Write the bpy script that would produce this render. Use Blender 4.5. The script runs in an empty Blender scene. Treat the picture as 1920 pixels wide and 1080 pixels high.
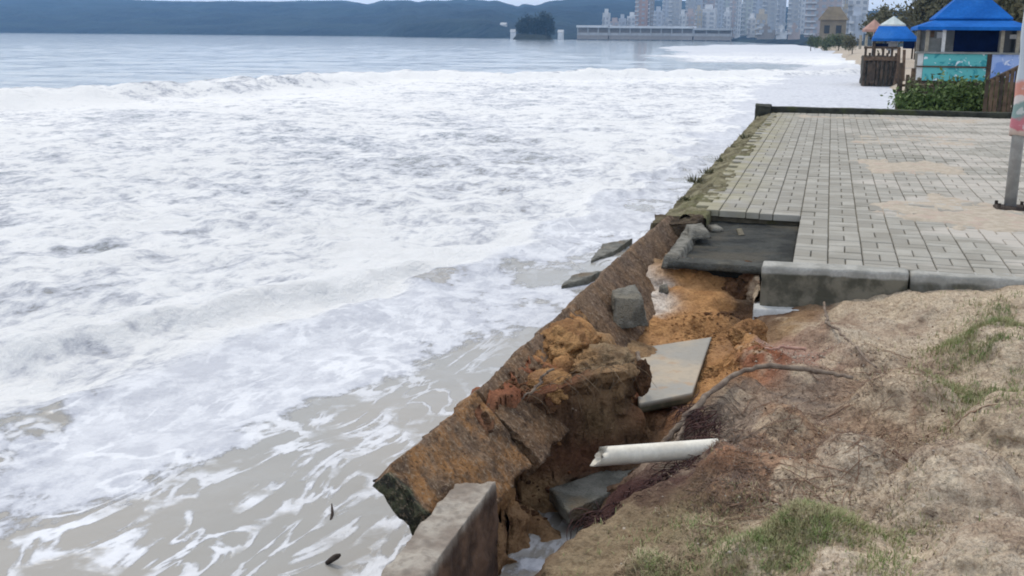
import bpy, bmesh, math, random
import numpy as np
from mathutils import Vector, Matrix

# ------------------------------------------------------------------ camera, sky, sun, exposure
scene = bpy.context.scene
F = 2000.0          # focal length in pixels of the 1920 px wide photograph
H = 1.6             # eye height over the paving
def basis(pitch=13.33, roll=.5, vpx=1560, vpy=71):
    p = math.radians(pitch); r = math.radians(roll)
    f = np.array([0, math.cos(p), -math.sin(p)]); u = np.array([0, math.sin(p), math.cos(p)]); R = np.array([1., 0, 0])
    R, u = R*math.cos(r)+u*math.sin(r), -R*math.sin(r)+u*math.cos(r)
    d = R*(vpx-960)-u*(vpy-540)+f*F
    a = math.atan2(d[0], d[1]); c, s = math.cos(a), math.sin(a)
    M = np.array([[c, -s, 0], [s, c, 0], [0, 0, 1]])
    return M@R, M@u, M@f
CR, CU, CF = basis()
EYE = np.array([0, 0, H])
def ray(px, py): return CR*(px-960)-CU*(py-540)+CF*F
def P(px, py, z=0.0):                                   # point of the horizontal plane z seen at a pixel
    d = ray(px, py); return EYE+d*((z-H)/d[2])
def PY(px, py, Y):                                      # point at distance Y along the shore
    d = ray(px, py); return EYE+d*(Y/d[1])

cam_d = bpy.data.cameras.new('camera'); cam = bpy.data.objects.new('camera', cam_d)
scene.collection.objects.link(cam); scene.camera = cam
cam_d.sensor_width = 36; cam_d.lens = 36*F/1920; cam_d.clip_start = .05; cam_d.clip_end = 30000
m = Matrix(((CR[0], CU[0], -CF[0], 0), (CR[1], CU[1], -CF[1], 0), (CR[2], CU[2], -CF[2], H), (0, 0, 0, 1)))
cam.matrix_world = m

SUN_EL, SUN_AZ = 56, -38        # azimuth from +Y, negative towards the sea
world = bpy.data.worlds.new('World'); scene.world = world; world.use_nodes = True
wn, wl = world.node_tree.nodes, world.node_tree.links
bg = wn['Background']; bg.inputs['Strength'].default_value = 0.13
sky = wn.new('ShaderNodeTexSky'); sky.sky_type = 'NISHITA'; sky.sun_disc = False
sky.sun_elevation = math.radians(SUN_EL); sky.sun_rotation = math.radians(SUN_AZ)
sky.air_density = 1.0; sky.dust_density = 2.0; sky.ozone_density = 1.5
# thin broken cloud over the blue
tc = wn.new('ShaderNodeTexCoord'); mp = wn.new('ShaderNodeMapping'); mp.inputs['Scale'].default_value = (1.2, 1.2, 3.2)
cn = wn.new('ShaderNodeTexNoise'); cn.inputs['Scale'].default_value = 2.2; cn.inputs['Detail'].default_value = 7; cn.inputs['Roughness'].default_value = .55
cr = wn.new('ShaderNodeMapRange'); cr.inputs['From Min'].default_value = .32; cr.inputs['From Max'].default_value = .62
cr.inputs['To Min'].default_value = .60; cr.inputs['To Max'].default_value = .97
mx = wn.new('ShaderNodeMix'); mx.data_type = 'RGBA'; mx.inputs['B'].default_value = (7.1, 7.6, 8.5, 1)
wl.new(tc.outputs['Generated'], mp.inputs['Vector']); wl.new(mp.outputs['Vector'], cn.inputs['Vector'])
wl.new(cn.outputs['Fac'], cr.inputs['Value']); wl.new(cr.outputs['Result'], mx.inputs['Factor'])
wl.new(sky.outputs['Color'], mx.inputs['A']); wl.new(mx.outputs['Result'], bg.inputs['Color'])

sun_d = bpy.data.lights.new('sun', 'SUN'); sun_d.energy = 1.5; sun_d.angle = math.radians(10); sun_d.color = (1, .91, .77)
sun = bpy.data.objects.new('sun', sun_d); scene.collection.objects.link(sun)
sd = Vector((math.cos(math.radians(SUN_EL))*math.sin(math.radians(SUN_AZ)), math.cos(math.radians(SUN_EL))*math.cos(math.radians(SUN_AZ)), math.sin(math.radians(SUN_EL))))
sun.rotation_euler = sd.to_track_quat('Z', 'Y').to_euler(); sun.location = (0, 0, 40)
scene.view_settings.view_transform = 'Standard'; scene.view_settings.look = 'None'
scene.view_settings.exposure = 0.16; scene.view_settings.gamma = 1.0; scene.view_settings.use_curve_mapping = False
scene.render.engine = 'CYCLES'
scene.cycles.use_denoising = True
scene.cycles.max_bounces = 6; scene.cycles.diffuse_bounces = 3; scene.cycles.glossy_bounces = 2; scene.cycles.volume_bounces = 1
scene.cycles.pixel_filter_type = 'BLACKMAN_HARRIS'; scene.cycles.filter_width = 1.9

rng = np.random.default_rng(7); random.seed(7)

# ------------------------------------------------------------------ numpy noise
def _hash(ix, iy, iz, seed):
    h = (ix.astype(np.int64)*374761393 + iy.astype(np.int64)*668265263 + iz.astype(np.int64)*2147483647 + seed*144665) & 0xffffffff
    h = ((h ^ (h >> 13))*1274126177) & 0xffffffff
    h = ((h ^ (h >> 16))*2246822519) & 0xffffffff
    return ((h ^ (h >> 15)) & 0xffffff)/float(0xffffff)
def vnoise(x, y, z=None, seed=0):                       # value noise in -1..1
    z = np.zeros_like(x) if z is None else z
    ix, iy, iz = np.floor(x), np.floor(y), np.floor(z)
    fx, fy, fz = x-ix, y-iy, z-iz
    fx, fy, fz = [t*t*t*(t*(t*6-15)+10) for t in (fx, fy, fz)]
    r = 0
    for dx in (0, 1):
        for dy in (0, 1):
            for dz in ((0, 1) if np.any(fz) else (0,)):
                w = (fx if dx else 1-fx)*(fy if dy else 1-fy)*(fz if dz else 1-fz)
                r = r+w*_hash(ix+dx, iy+dy, iz+dz, seed)
    return r*2-1
def fbm(x, y, z=None, o=4, seed=0, gain=.5):
    a, s, t = 1., 0, 0.
    for k in range(o):
        f = 2.03**k
        s = s+a*vnoise(x*f+17.3*k, y*f-9.1*k, None if z is None else z*f+3.7*k, seed+k); t += a; a *= gain
    return s/t
def sstep(a, b, x):
    t = np.clip((x-a)/(b-a), 0, 1); return t*t*(3-2*t)

# ------------------------------------------------------------------ mesh helpers
def tagp(o, label=None, cat=None, group=None, kind=None):
    for k, v in (('label', label), ('category', cat), ('group', group), ('kind', kind)):
        if v: o[k] = v
    return o
def link(o, parent=None):
    scene.collection.objects.link(o)
    if parent: o.parent = parent
    return o
def empty(name, loc=(0, 0, 0), rz=0):
    o = bpy.data.objects.new(name, None); o.location = loc; o.rotation_euler = (0, 0, rz); o.empty_display_size = .2
    return link(o)
def mesh_np(name, V, Fc, mat, parent=None, smooth=True, loc=(0, 0, 0)):
    V = np.asarray(V, np.float32); Fc = np.asarray(Fc, np.int32); n = Fc.shape[1]
    me = bpy.data.meshes.new(name); me.vertices.add(len(V)); me.vertices.foreach_set('co', V.ravel())
    me.loops.add(Fc.size); me.loops.foreach_set('vertex_index', Fc.ravel())
    me.polygons.add(len(Fc)); me.polygons.foreach_set('loop_start', np.arange(0, Fc.size, n, dtype=np.int32))
    me.polygons.foreach_set('loop_total', np.full(len(Fc), n, np.int32))
    me.polygons.foreach_set('use_smooth', np.full(len(Fc), smooth))
    me.update(calc_edges=True); me.materials.append(mat)
    o = bpy.data.objects.new(name, me); o.location = loc
    return link(o, parent)
def attr_f(o, name, a):
    at = o.data.attributes.new(name, 'FLOAT', 'POINT'); at.data.foreach_set('value', np.asarray(a, np.float32))
def attr_c(o, name, a):
    at = o.data.attributes.new(name, 'FLOAT_COLOR', 'POINT')
    c = np.ones((len(a), 4), np.float32); c[:, :3] = a; at.data.foreach_set('color', c.ravel())
def grid_faces(nu, nv):
    i = np.arange(nu*nv).reshape(nu, nv)
    return np.stack([i[:-1, :-1], i[1:, :-1], i[1:, 1:], i[:-1, 1:]], -1).reshape(-1, 4)

class MB:                                               # collects simple solids, links them as ONE mesh
    def __init__(s): s.v, s.f = [], []
    def add(s, v, f):
        k = len(s.v); s.v += [tuple(p) for p in v]; s.f += [tuple(i+k for i in q) for q in f]; return s
    def hexa(s, b, t):                                  # bottom 4, top 4 corners, counter-clockwise from above
        return s.add(list(b)+list(t), [(3, 2, 1, 0), (4, 5, 6, 7), (0, 1, 5, 4), (1, 2, 6, 5), (2, 3, 7, 6), (3, 0, 4, 7)])
    def box(s, x0, x1, y0, y1, z0, z1):
        return s.hexa([(x0, y0, z0), (x1, y0, z0), (x1, y1, z0), (x0, y1, z0)], [(x0, y0, z1), (x1, y0, z1), (x1, y1, z1), (x0, y1, z1)])
    def tube(s, pts, rad, n=8, cap=True):
        pts = [Vector(p) for p in pts]; rad = rad if hasattr(rad, '__len__') else [rad]*len(pts)
        k = len(s.v); prev = None
        for i, p in enumerate(pts):
            t = (pts[min(i+1, len(pts)-1)]-pts[max(i-1, 0)]).normalized()
            a = prev or (Vector((0, 0, 1)) if abs(t.z) < .9 else Vector((1, 0, 0)))
            u = (a-t*a.dot(t)).normalized(); w = t.cross(u); prev = u
            for j in range(n):
                q = 2*math.pi*j/n; s.v.append(tuple(p+(u*math.cos(q)+w*math.sin(q))*rad[i]))
        for i in range(len(pts)-1):
            for j in range(n):
                a0, b0 = k+i*n+j, k+i*n+(j+1) % n; s.f.append((a0, b0, b0+n, a0+n))
        if cap:
            s.f.append(tuple(k+j for j in reversed(range(n)))); s.f.append(tuple(k+(len(pts)-1)*n+j for j in range(n)))
        return s
    def build(s, name, mat, parent=None, smooth=False, bevel=0, loc=(0, 0, 0)):
        me = bpy.data.meshes.new(name); me.from_pydata(s.v, [], s.f); me.materials.append(mat)
        bm = bmesh.new(); bm.from_mesh(me); bmesh.ops.recalc_face_normals(bm, faces=bm.faces)
        if bevel: bmesh.ops.bevel(bm, geom=list(bm.edges), offset=bevel, segments=2, affect='EDGES', profile=.6)
        bm.to_mesh(me); bm.free()
        if smooth:
            for p in me.polygons: p.use_smooth = True
        o = bpy.data.objects.new(name, me); o.location = loc
        return link(o, parent)
def rough_block(name, corners, mat, parent=None, cuts=10, amp=.02, scale=6., seed=0, fine=.4, smooth=True):
    """a broken solid: an 8-corner block, subdivided and weathered by noise"""
    bm = bmesh.new(); vs = [bm.verts.new(c) for c in corners]
    for q in [(3, 2, 1, 0), (4, 5, 6, 7), (0, 1, 5, 4), (1, 2, 6, 5), (2, 3, 7, 6), (3, 0, 4, 7)]: bm.faces.new([vs[i] for i in q])
    for it in range(cuts):                              # split whatever is longer than the target
        L = max(e.calc_length() for e in bm.edges)
        es = [e for e in bm.edges if e.calc_length() > L*.55]
        if L < .035 or len(bm.verts) > 15000: break
        bmesh.ops.subdivide_edges(bm, edges=es, cuts=1, use_grid_fill=True)
    bmesh.ops.triangulate(bm, faces=[f for f in bm.faces if len(f.verts) > 4])
    bm.normal_update()
    co = np.array([v.co for v in bm.verts]); no = np.array([v.normal for v in bm.verts])
    d = fbm(co[:, 0]*scale, co[:, 1]*scale, co[:, 2]*scale, 4, seed)*amp + fbm(co[:, 0]*scale*5, co[:, 1]*scale*5, co[:, 2]*scale*5, 3, seed+9)*amp*fine
    co = co+no*d[:, None]
    for v, c in zip(bm.verts, co): v.co = c
    bmesh.ops.recalc_face_normals(bm, faces=bm.faces)
    me = bpy.data.meshes.new(name); bm.to_mesh(me); bm.free(); me.materials.append(mat)
    for p in me.polygons: p.use_smooth = smooth
    return link(bpy.data.objects.new(name, me), parent)

# ------------------------------------------------------------------ materials
class NT:
    def __init__(s, name):
        s.m = bpy.data.materials.new(name); s.m.use_nodes = True; s.n = s.m.node_tree.nodes; s.l = s.m.node_tree.links
        s.b = s.n['Principled BSDF']; s.geo = s.n.new('ShaderNodeNewGeometry')
    def set(s, sock, v):
        if isinstance(v, bpy.types.NodeSocket): s.l.new(v, sock)
        elif isinstance(v, (tuple, list)) and len(v) == 3 and sock.type == 'RGBA': sock.default_value = (*v, 1)
        else: sock.default_value = v
    def pos(s, scale=(1, 1, 1), rot=(0, 0, 0), obj=False):
        mp = s.n.new('ShaderNodeMapping'); mp.inputs['Scale'].default_value = scale; mp.inputs['Rotation'].default_value = rot
        if obj: s.l.new(s.n.new('ShaderNodeTexCoord').outputs['Object'], mp.inputs['Vector'])
        else: s.l.new(s.geo.outputs['Position'], mp.inputs['Vector'])
        return mp.outputs['Vector']
    def noise(s, scale, detail=5, rough=.55, dist=0, vec=None):
        t = s.n.new('ShaderNodeTexNoise'); t.inputs['Scale'].default_value = scale; t.inputs['Detail'].default_value = detail
        t.inputs['Roughness'].default_value = rough; t.inputs['Distortion'].default_value = dist
        s.l.new(vec if vec is not None else s.pos(), t.inputs['Vector']); return t.outputs['Fac']
    def rng(s, v, a, b, c=0., d=1., smooth=True):
        t = s.n.new('ShaderNodeMapRange'); t.interpolation_type = 'SMOOTHSTEP' if smooth else 'LINEAR'
        for k, x in (('Value', v), ('From Min', a), ('From Max', b), ('To Min', c), ('To Max', d)): s.set(t.inputs[k], x)
        return t.outputs['Result']
    def math(s, op, a, b=0.):
        t = s.n.new('ShaderNodeMath'); t.operation = op; s.set(t.inputs[0], a); s.set(t.inputs[1], b); return t.outputs[0]
    def mix(s, f, a, b, mode='MIX'):
        t = s.n.new('ShaderNodeMix'); t.data_type = 'RGBA'; t.blend_type = mode
        s.set(t.inputs['Factor'], f); s.set(t.inputs['A'], a); s.set(t.inputs['B'], b); return t.outputs['Result']
    def attr(s, name, out='Fac'):
        t = s.n.new('ShaderNodeAttribute'); t.attribute_name = name; return t.outputs[out]
    def bump(s, h, strength=.5, dist=.02):
        t = s.n.new('ShaderNodeBump'); t.inputs['Strength'].default_value = strength; t.inputs['Distance'].default_value = dist
        s.l.new(h, t.inputs['Height']); s.l.new(t.outputs['Normal'], s.b.inputs['Normal'])
    def out(s, col, rough=.8, spec=.3):
        s.set(s.b.inputs['Base Color'], col); s.set(s.b.inputs['Roughness'], rough); s.b.inputs['Specular IOR Level'].default_value = spec
        return s.m
def plain(name, c1, c2=None, scale=8, rough=.75, bump=.2, spec=.3, c3=None, detail=6, metal=0, dist=.01):
    t = NT(name); n = t.noise(scale, detail)
    c2 = c2 or tuple(min(1, x*.7) for x in c1)
    col = t.mix(t.rng(n, .38, .62), c2, c1)
    if c3: col = t.mix(t.rng(t.noise(scale*.31, 4), .52, .66), col, c3)
    fine = t.noise(scale*9, 3)
    col = t.mix(t.rng(fine, .3, .7, 0, .35), col, tuple(x*.55 for x in c1))
    if bump: t.bump(t.math('ADD', n, fine), bump, dist)
    t.b.inputs['Metallic'].default_value = metal
    return t.out(col, rough, spec)

M = {}
# ---- sea
t = NT('sea_water')
foam, turb, mud, lace = t.attr('foam'), t.attr('turb'), t.attr('mud'), t.attr('lace')
n1 = t.rng(t.noise(1.5, 10, .64, .2, t.pos((1, .8, 1))), .30, .70, smooth=False)
n2 = t.rng(t.noise(4.6, 9, .70, .2, t.pos((1.1, .75, 1))), .30, .70, smooth=False)
n3 = t.rng(t.noise(11, 6, .7, .15, t.pos((1.1, .7, 1))), .30, .70, smooth=False)
nn = t.math('ADD', t.math('ADD', t.math('MULTIPLY', n1, .46), t.math('MULTIPLY', n2, .34)), t.math('MULTIPLY', n3, .20))
thr = t.math('SUBTRACT', 1.0, foam)
f_lo = t.rng(nn, t.math('SUBTRACT', thr, .10), t.math('ADD', thr, .07))
f_hi = t.rng(nn, t.math('ADD', thr, .02), t.math('ADD', thr, .34))
rd = t.noise(1.25, 3.5, .5, 1.6, t.pos((1.9, .75, 1), (0, 0, .25)))
ridge = t.math('SUBTRACT', 1.0, t.math('MULTIPLY', t.math('ABSOLUTE', t.math('SUBTRACT', rd, .5)), 11.5))
brk = t.rng(t.noise(2.3, 4), .40, .56)
ridge = t.math('MULTIPLY', t.rng(t.math('ADD', ridge, t.math('MULTIPLY', t.math('SUBTRACT', n2, .5), .9)), .25, .75), t.math('MULTIPLY', brk, lace))
f_all = t.math('MAXIMUM', f_lo, ridge)
water = t.mix(mud, (.19, .25, .30), (.32, .30, .265))
water = t.mix(t.rng(t.noise(.5, 4), .35, .65, 0, .35), water, (.25, .27, .27))
film = t.mix(t.rng(n2, .25, .75), (.42, .44, .495), (.57, .59, .635))
col = t.mix(t.math('MULTIPLY', f_all, .94), water, film)
col = t.mix(t.math('MULTIPLY', f_hi, t.rng(turb, 0, .6, .14, 1)), col, (.79, .795, .79))
col = t.mix(t.math('MULTIPLY', ridge, .7), col, (.74, .755, .78))
hgt = t.math('ADD', t.math('MULTIPLY', t.math('ADD', n2, t.math('MULTIPLY', nn, .6)), turb), t.math('MULTIPLY', t.noise(16, 5), t.math('MULTIPLY', f_all, .30)))
rip = t.math('MULTIPLY', t.noise(5, 4, .5, .3), .10)
t.bump(t.math('ADD', hgt, rip), .65, .10)
t.b.inputs['IOR'].default_value = 1.33
M['sea'] = t.out(col, t.rng(f_all, 0, 1, .10, .62), .5)

# ---- eroded bank: soil colours come with the mesh, grain and litter from noise
t = NT('bank_soil'); base = t.attr('soil', 'Color'); lit = t.attr('litter')
g = t.noise(60, 4); g2 = t.noise(9, 6, .65)
col = t.mix(t.rng(g2, .32, .68, .0, .55), base, t.mix(1.0, base, (.50, .42, .40), 'MULTIPLY'))
col = t.mix(t.rng(g, .35, .75, 0, .45), col, t.mix(1.0, base, (.45, .40, .36), 'MULTIPLY'))
straw = t.rng(t.noise(48, 5, .7, 2.5, t.pos((1, .35, 1), (0, 0, .7))), .50, .62)
col = t.mix(t.math('MULTIPLY', straw, t.math('MULTIPLY', lit, .6)), col, (.15, .10, .07))
straw2 = t.rng(t.noise(55, 4, .7, 2.0, t.pos((.35, 1, 1), (0, 0, .3))), .57, .66)
col = t.mix(t.math('MULTIPLY', straw2, t.math('MULTIPLY', lit, .6)), col, (.46, .36, .24))
g3 = t.noise(24, 5, .65); col = t.mix(t.rng(g3, .46, .34, 0, .6), col, t.mix(1.0, base, (.35, .30, .27), 'MULTIPLY')); col = t.mix(t.rng(g3, .55, .68, 0, .45), col, t.mix(1.0, base, (1.35, 1.35, 1.3), 'MULTIPLY'))
t.bump(t.math('ADD', t.math('ADD', g2, g3), t.math('MULTIPLY', g, .5)), 1.0, .03)
M['bank'] = t.out(col, .92, .15)

M['slab_dark'] = plain('wet_dark_slab', (.058, .060, .054), (.026, .028, .027), 5, .8, .9, .10, (.085, .077, .060), 8, 0, .02)
t = NT('kerb_concrete'); a = t.noise(7, 6); b = t.noise(3.2, 6, .6, .6); c = t.noise(50, 3)
col = t.mix(t.rng(a, .38, .62), (.27, .265, .235), (.38, .37, .335)); col = t.mix(t.rng(c, .35, .7, 0, .4), col, (.20, .20, .19))
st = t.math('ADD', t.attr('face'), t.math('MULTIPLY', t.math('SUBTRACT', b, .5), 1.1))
col = t.mix(t.math('MULTIPLY', t.rng(st, .35, .75), .92), col, t.mix(t.rng(a, .4, .6), (.055, .052, .036), (.15, .135, .10)))  # mossy front face, darkened further to hold its shade
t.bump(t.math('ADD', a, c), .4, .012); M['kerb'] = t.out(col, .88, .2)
M['rim_dark'] = plain('dark_grey_rim', (.085, .085, .075), (.040, .040, .036), 6, .9, .8, .15, (.12, .11, .085), 8, 0, .02)
M['footing'] = plain('pale_footing', (.55, .55, .53), (.42, .42, .40), 9, .8, .3)
M['wall_moss'] = plain('mossy_seawall', (.27, .245, .155), (.115, .10, .06), 4, .92, .9, .15, (.155, .15, .075), 9, 0, .05)
M['moss_dark'] = plain('dark_mossy_concrete', (.060, .062, .048), (.030, .032, .026), 6, .9, .6, .2, (.07, .08, .035), 8, 0, .03)
M['sand'] = plain('loose_sand', (.48, .42, .34), (.39, .335, .265), 11, .95, .3, .1, (.44, .35, .29))
t = NT('smooth_concrete'); a = t.noise(2.6, 5); b = t.noise(30, 4); c = t.noise(8, 5)
col = t.mix(t.rng(a, .40, .60), (.30, .285, .25), (.40, .335, .25)); col = t.mix(t.rng(b, .45, .7, 0, .35), col, (.25, .23, .19)); col = t.mix(t.rng(c, .56, .68, 0, .5), col, (.36, .22, .11))
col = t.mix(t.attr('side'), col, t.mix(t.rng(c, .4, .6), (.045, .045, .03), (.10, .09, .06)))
t.bump(b, .25, .006); M['concrete_flat'] = t.out(col, .6, .25)
M['concrete_grey'] = plain('grey_rubble', (.33, .315, .27), (.14, .132, .11), 9, .9, 1.0, .15, (.30, .27, .21), 8, 0, .04)
M['wet_grey'] = plain('wet_grey_concrete', (.22, .215, .185), (.11, .108, .09), 7, .6, .9, .25, (.17, .125, .075), 8, 0, .03)
M['pvc'] = plain('white_pvc', (.74, .70, .60), (.62, .57, .47), 6, .38, .03, .5)
M['root'] = plain('grey_root', (.27, .215, .165), (.15, .11, .085), 18, .9, .5, .2, None, 6, 0, .01)
M['root_tan'] = plain('tan_root', (.22, .16, .10), (.11, .075, .05), 18, .9, .5, .2)
M['root_bank'] = plain('dry_reddish_root', (.33, .215, .145), (.19, .115, .08), 18, .9, .4, .2)
M['root_dark'] = plain('maroon_rootlets', (.105, .055, .048), (.045, .025, .025), 22, .9, .3, .2)
M['steel'] = plain('galvanised_steel', (.42, .43, .43), (.33, .335, .335), 12, .5, .08, .5, None, 5, .25)
M['rust'] = plain('dark_rust', (.07, .055, .045), (.04, .03, .026), 30, .9, .4, .2)
# leaning wall slab: plaster stained with mud and orange soil, wet and green towards the broken end
t = NT('leaning_wall'); a = t.noise(4.5, 8, .65, .5); b = t.noise(14, 6, .6); st = t.attr('stain')
col = t.mix(t.rng(a, .36, .62), (.085, .050, .030), (.25, .16, .095))
col = t.mix(t.math('MULTIPLY', t.rng(t.noise(6, 7, .65, .4), .40, .60), st), col, (.37, .185, .068))
col = t.mix(t.math('MULTIPLY', t.rng(t.noise(3.1, 5), .48, .62), .6), col, (.20, .135, .095))
col = t.mix(t.rng(b, .35, .7, 0, .6), col, (.075, .048, .030))
col = t.mix(t.rng(t.attr('wet'), .35, .7), col, t.mix(t.rng(b, .4, .6), (.035, .036, .028), (.10, .105, .06)))
d_ = t.noise(45, 4, .7); col = t.mix(t.rng(d_, .5, .68, 0, .7), col, (.38, .29, .20)); col = t.mix(t.rng(d_, .46, .34, 0, .7), col, (.035, .024, .018))
t.bump(t.math('ADD', t.math('ADD', a, b), d_), 1.0, .03)
M['lean'] = t.out(col, .85, .25)
# lower beam: weathered grey top, brown sides with their shade put into the colour
t = NT('seawall_stub'); a = t.noise(5, 8, .6); b = t.noise(26, 5)
col = t.mix(t.rng(a, .36, .64), (.20, .165, .135), (.36, .325, .275))
col = t.mix(t.rng(b, .42, .66, 0, .6), col, (.17, .145, .12))
col = t.mix(t.math('MULTIPLY', t.attr('side'), .97), col, t.mix(t.rng(a, .4, .62), (.050, .028, .018), (.125, .072, .045)))
t.bump(t.math('ADD', a, b), .6, .02)
M['stub'] = t.out(col, .85, .25)
# pavers: each its own grey, grit, algae by the sea wall, sand film
t = NT('concrete_paver')
oi = t.n.new('ShaderNodeObjectInfo').outputs['Random']; pr = t.attr('tone')
a = t.noise(3, 6); gr = t.noise(90, 3)
tone = t.rng(t.math('FRACT', t.math('ADD', t.math('MULTIPLY', oi, .97), pr)), 0, 1, .0, 1, False)
col = t.mix(tone, (.255, .240, .205), (.385, .368, .322))
col = t.mix(t.rng(gr, .4, .7, 0, .35), col, (.22, .22, .205))
col = t.mix(t.rng(a, .42, .66, 0, .55), col, (.235, .218, .18))
sx = t.n.new('ShaderNodeSeparateXYZ'); t.l.new(t.geo.outputs['Position'], sx.inputs[0])
alg = t.math('MULTIPLY', t.rng(sx.outputs['X'], -1.1, -.35, 1, 0), t.rng(t.noise(2.2, 5), .38, .56))
col = t.mix(t.math('MULTIPLY', alg, .75), col, (.30, .275, .175))
snd = t.rng(t.math('ADD', t.noise(1.1, 6, .6, .4, t.pos((.55, 1.1, 1))), t.rng(sx.outputs['X'], -.2, 1.8, -.13, .07, False)), .50, .60)
col = t.mix(t.math('MULTIPLY', snd, .75), col, (.46, .425, .375))
t.bump(gr, .3, .004)
M['paver'] = t.out(col, .88, .2)
M['joint'] = plain('sandy_joint', (.20, .175, .13), (.13, .115, .085), 14, .95, .3, .1, (.10, .10, .05))
# vegetation, wood, cloth
def leafmat(name, c1, c2, c3):
    t = NT(name); a = t.rng(t.noise(1.7, 3), .38, .62); b = t.rng(t.noise(13, 2), .35, .65)
    col = t.mix(b, t.mix(a, c1, c2), c3); t.b.inputs['Subsurface Weight'].default_value = 0
    return t.out(col, .7, .25)
M['leaf'] = leafmat('bush_leaf', (.09, .145, .035), (.17, .23, .07), (.06, .10, .03))
M['leaf_olive'] = leafmat('olive_leaf', (.12, .12, .065), (.17, .155, .09), (.085, .085, .045))
M['leaf_far'] = leafmat('shore_scrub_leaf', (.09, .13, .05), (.15, .17, .08), (.07, .09, .045))
M['leaf_dark'] = leafmat('dark_pine_leaf', (.022, .034, .026), (.032, .046, .032), (.016, .024, .020))
M['bark'] = plain('bark', (.13, .10, .075), (.07, .052, .04), 10, .9, .5)
M['wood_dark'] = plain('dark_weathered_timber', (.085, .065, .05), (.045, .035, .028), 7, .85, .4, .2, (.12, .085, .06))
M['wood_brown'] = plain('brown_weathered_timber', (.17, .115, .075), (.09, .06, .042), 7, .85, .4)
M['wood_pale'] = plain('pale_post', (.38, .35, .28), (.28, .25, .2), 7, .8, .2)
M['stone'] = plain('dark_rubble_wall', (.12, .115, .095), (.055, .052, .045), 3, .9, .8, .2, (.19, .175, .15), 8, 0, .08)
M['canvas'] = plain('blue_canvas', (.012, .135, .48), (.006, .095, .37), 1.2, .8, .4, .08, (.035, .17, .50), 6, 0, .06)
M['canvas_navy'] = plain('navy_curtain', (.002, .009, .045), (.0015, .006, .03), 2.5, .9, .15, .04)  # curtain cloth, navy in itself
M['canvas_red'] = plain('coral_canvas', (.46, .27, .22), (.36, .21, .17), 3, .7, .1)
M['canvas_green'] = plain('mint_canvas', (.56, .62, .60), (.46, .53, .52), 3, .7, .1)
M['white_paint'] = plain('white_paint', (.74, .75, .74), (.62, .63, .62), 2, .6, .05)
M['grey_paint'] = plain('grey_shopfront', (.27, .28, .27), (.19, .20, .19), 3, .7, .1)
M['dark_glass'] = plain('dark_window', (.025, .032, .04), (.018, .022, .03), 2, .15, 0, .5)
# painted counter panels
t = NT('painted_teal_panel'); w = t.noise(2.2, 3, .5, 1.2)
col = t.mix(t.rng(w, .44, .50), (.03, .26, .30), (.10, .42, .43)); col = t.mix(t.rng(t.noise(3.1, 3, .5, 1.5), .60, .64), col, (.62, .70, .74))
M['teal'] = t.out(col, .6)
t = NT('painted_blue_panel'); w = t.noise(2.0, 3, .5, 1.0)
col = t.mix(t.rng(w, .44, .52), (.16, .28, .62), (.30, .42, .72)); col = t.mix(t.rng(t.noise(2.6, 3, .5, 1.5), .60, .66), col, (.62, .68, .82))
M['bluepanel'] = t.out(col, .6)
t = NT('printed_banner'); sx = t.n.new('ShaderNodeSeparateXYZ'); t.l.new(t.geo.outputs['Position'], sx.inputs[0])
zz = t.math('ADD', sx.outputs['Z'], t.math('MULTIPLY', t.math('SUBTRACT', t.noise(6, 3), .5), .18))
col = t.mix(t.rng(zz, .74, .77), (.62, .50, .44), (.52, .17, .20)); col = t.mix(t.rng(zz, .86, .90), col, (.22, .32, .30))
col = t.mix(t.rng(zz, 1.0, 1.03), col, (.66, .58, .55)); col = t.mix(t.rng(zz, 1.06, 1.08), col, (.60, .26, .20))
col = t.mix(t.rng(zz, 1.18, 1.24), col, (.50, .55, .60)); col = t.mix(t.rng(t.noise(9, 3), .55, .62, 0, .6), col, (.68, .66, .64))
M['banner'] = t.out(col, .5)
M['hill'] = leafmat('forest_hill', (.020, .040, .022), (.036, .058, .030), (.014, .028, .018))
t = NT('forest_hill_far'); a = t.noise(.012, 8, .65); col = t.mix(t.rng(a, .35, .65), (.006, .018, .036), (.020, .040, .052))  # forest tones shifted to blue, part of the haze painted in
t.bump(t.noise(.05, 6), .9, 14); M['hill'] = t.out(col, .95, .1)

# ------------------------------------------------------------------ sea
def pline_sd(x, y, pts):
    """signed distance to an open polyline (positive to the right of its direction) and arc length"""
    best = np.full(x.shape, 1e18); sgn = np.zeros(x.shape); arc = np.zeros(x.shape); L = 0
    for i in range(len(pts)-1):
        ax, ay = pts[i]; bx, by = pts[i+1]; dx, dy = bx-ax, by-ay; l = math.hypot(dx, dy)
        tt = ((x-ax)*dx+(y-ay)*dy)/(l*l)
        lo = -1e9 if i == 0 else 0; hi = 1e9 if i == len(pts)-2 else 1
        tc_ = np.clip(tt, lo, hi); ex, ey = x-(ax+dx*tc_), y-(ay+dy*tc_); d = ex*ex+ey*ey
        c = (dy*(x-ax)-dx*(y-ay)); k = d < best-1e-12
        best = np.where(k, d, best); sgn = np.where(k, np.sign(c), sgn); arc = np.where(k, L+np.clip(tt, -5, 6)*l, arc); L += l
    return np.sqrt(best)*sgn, arc
SEA = -.85
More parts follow.
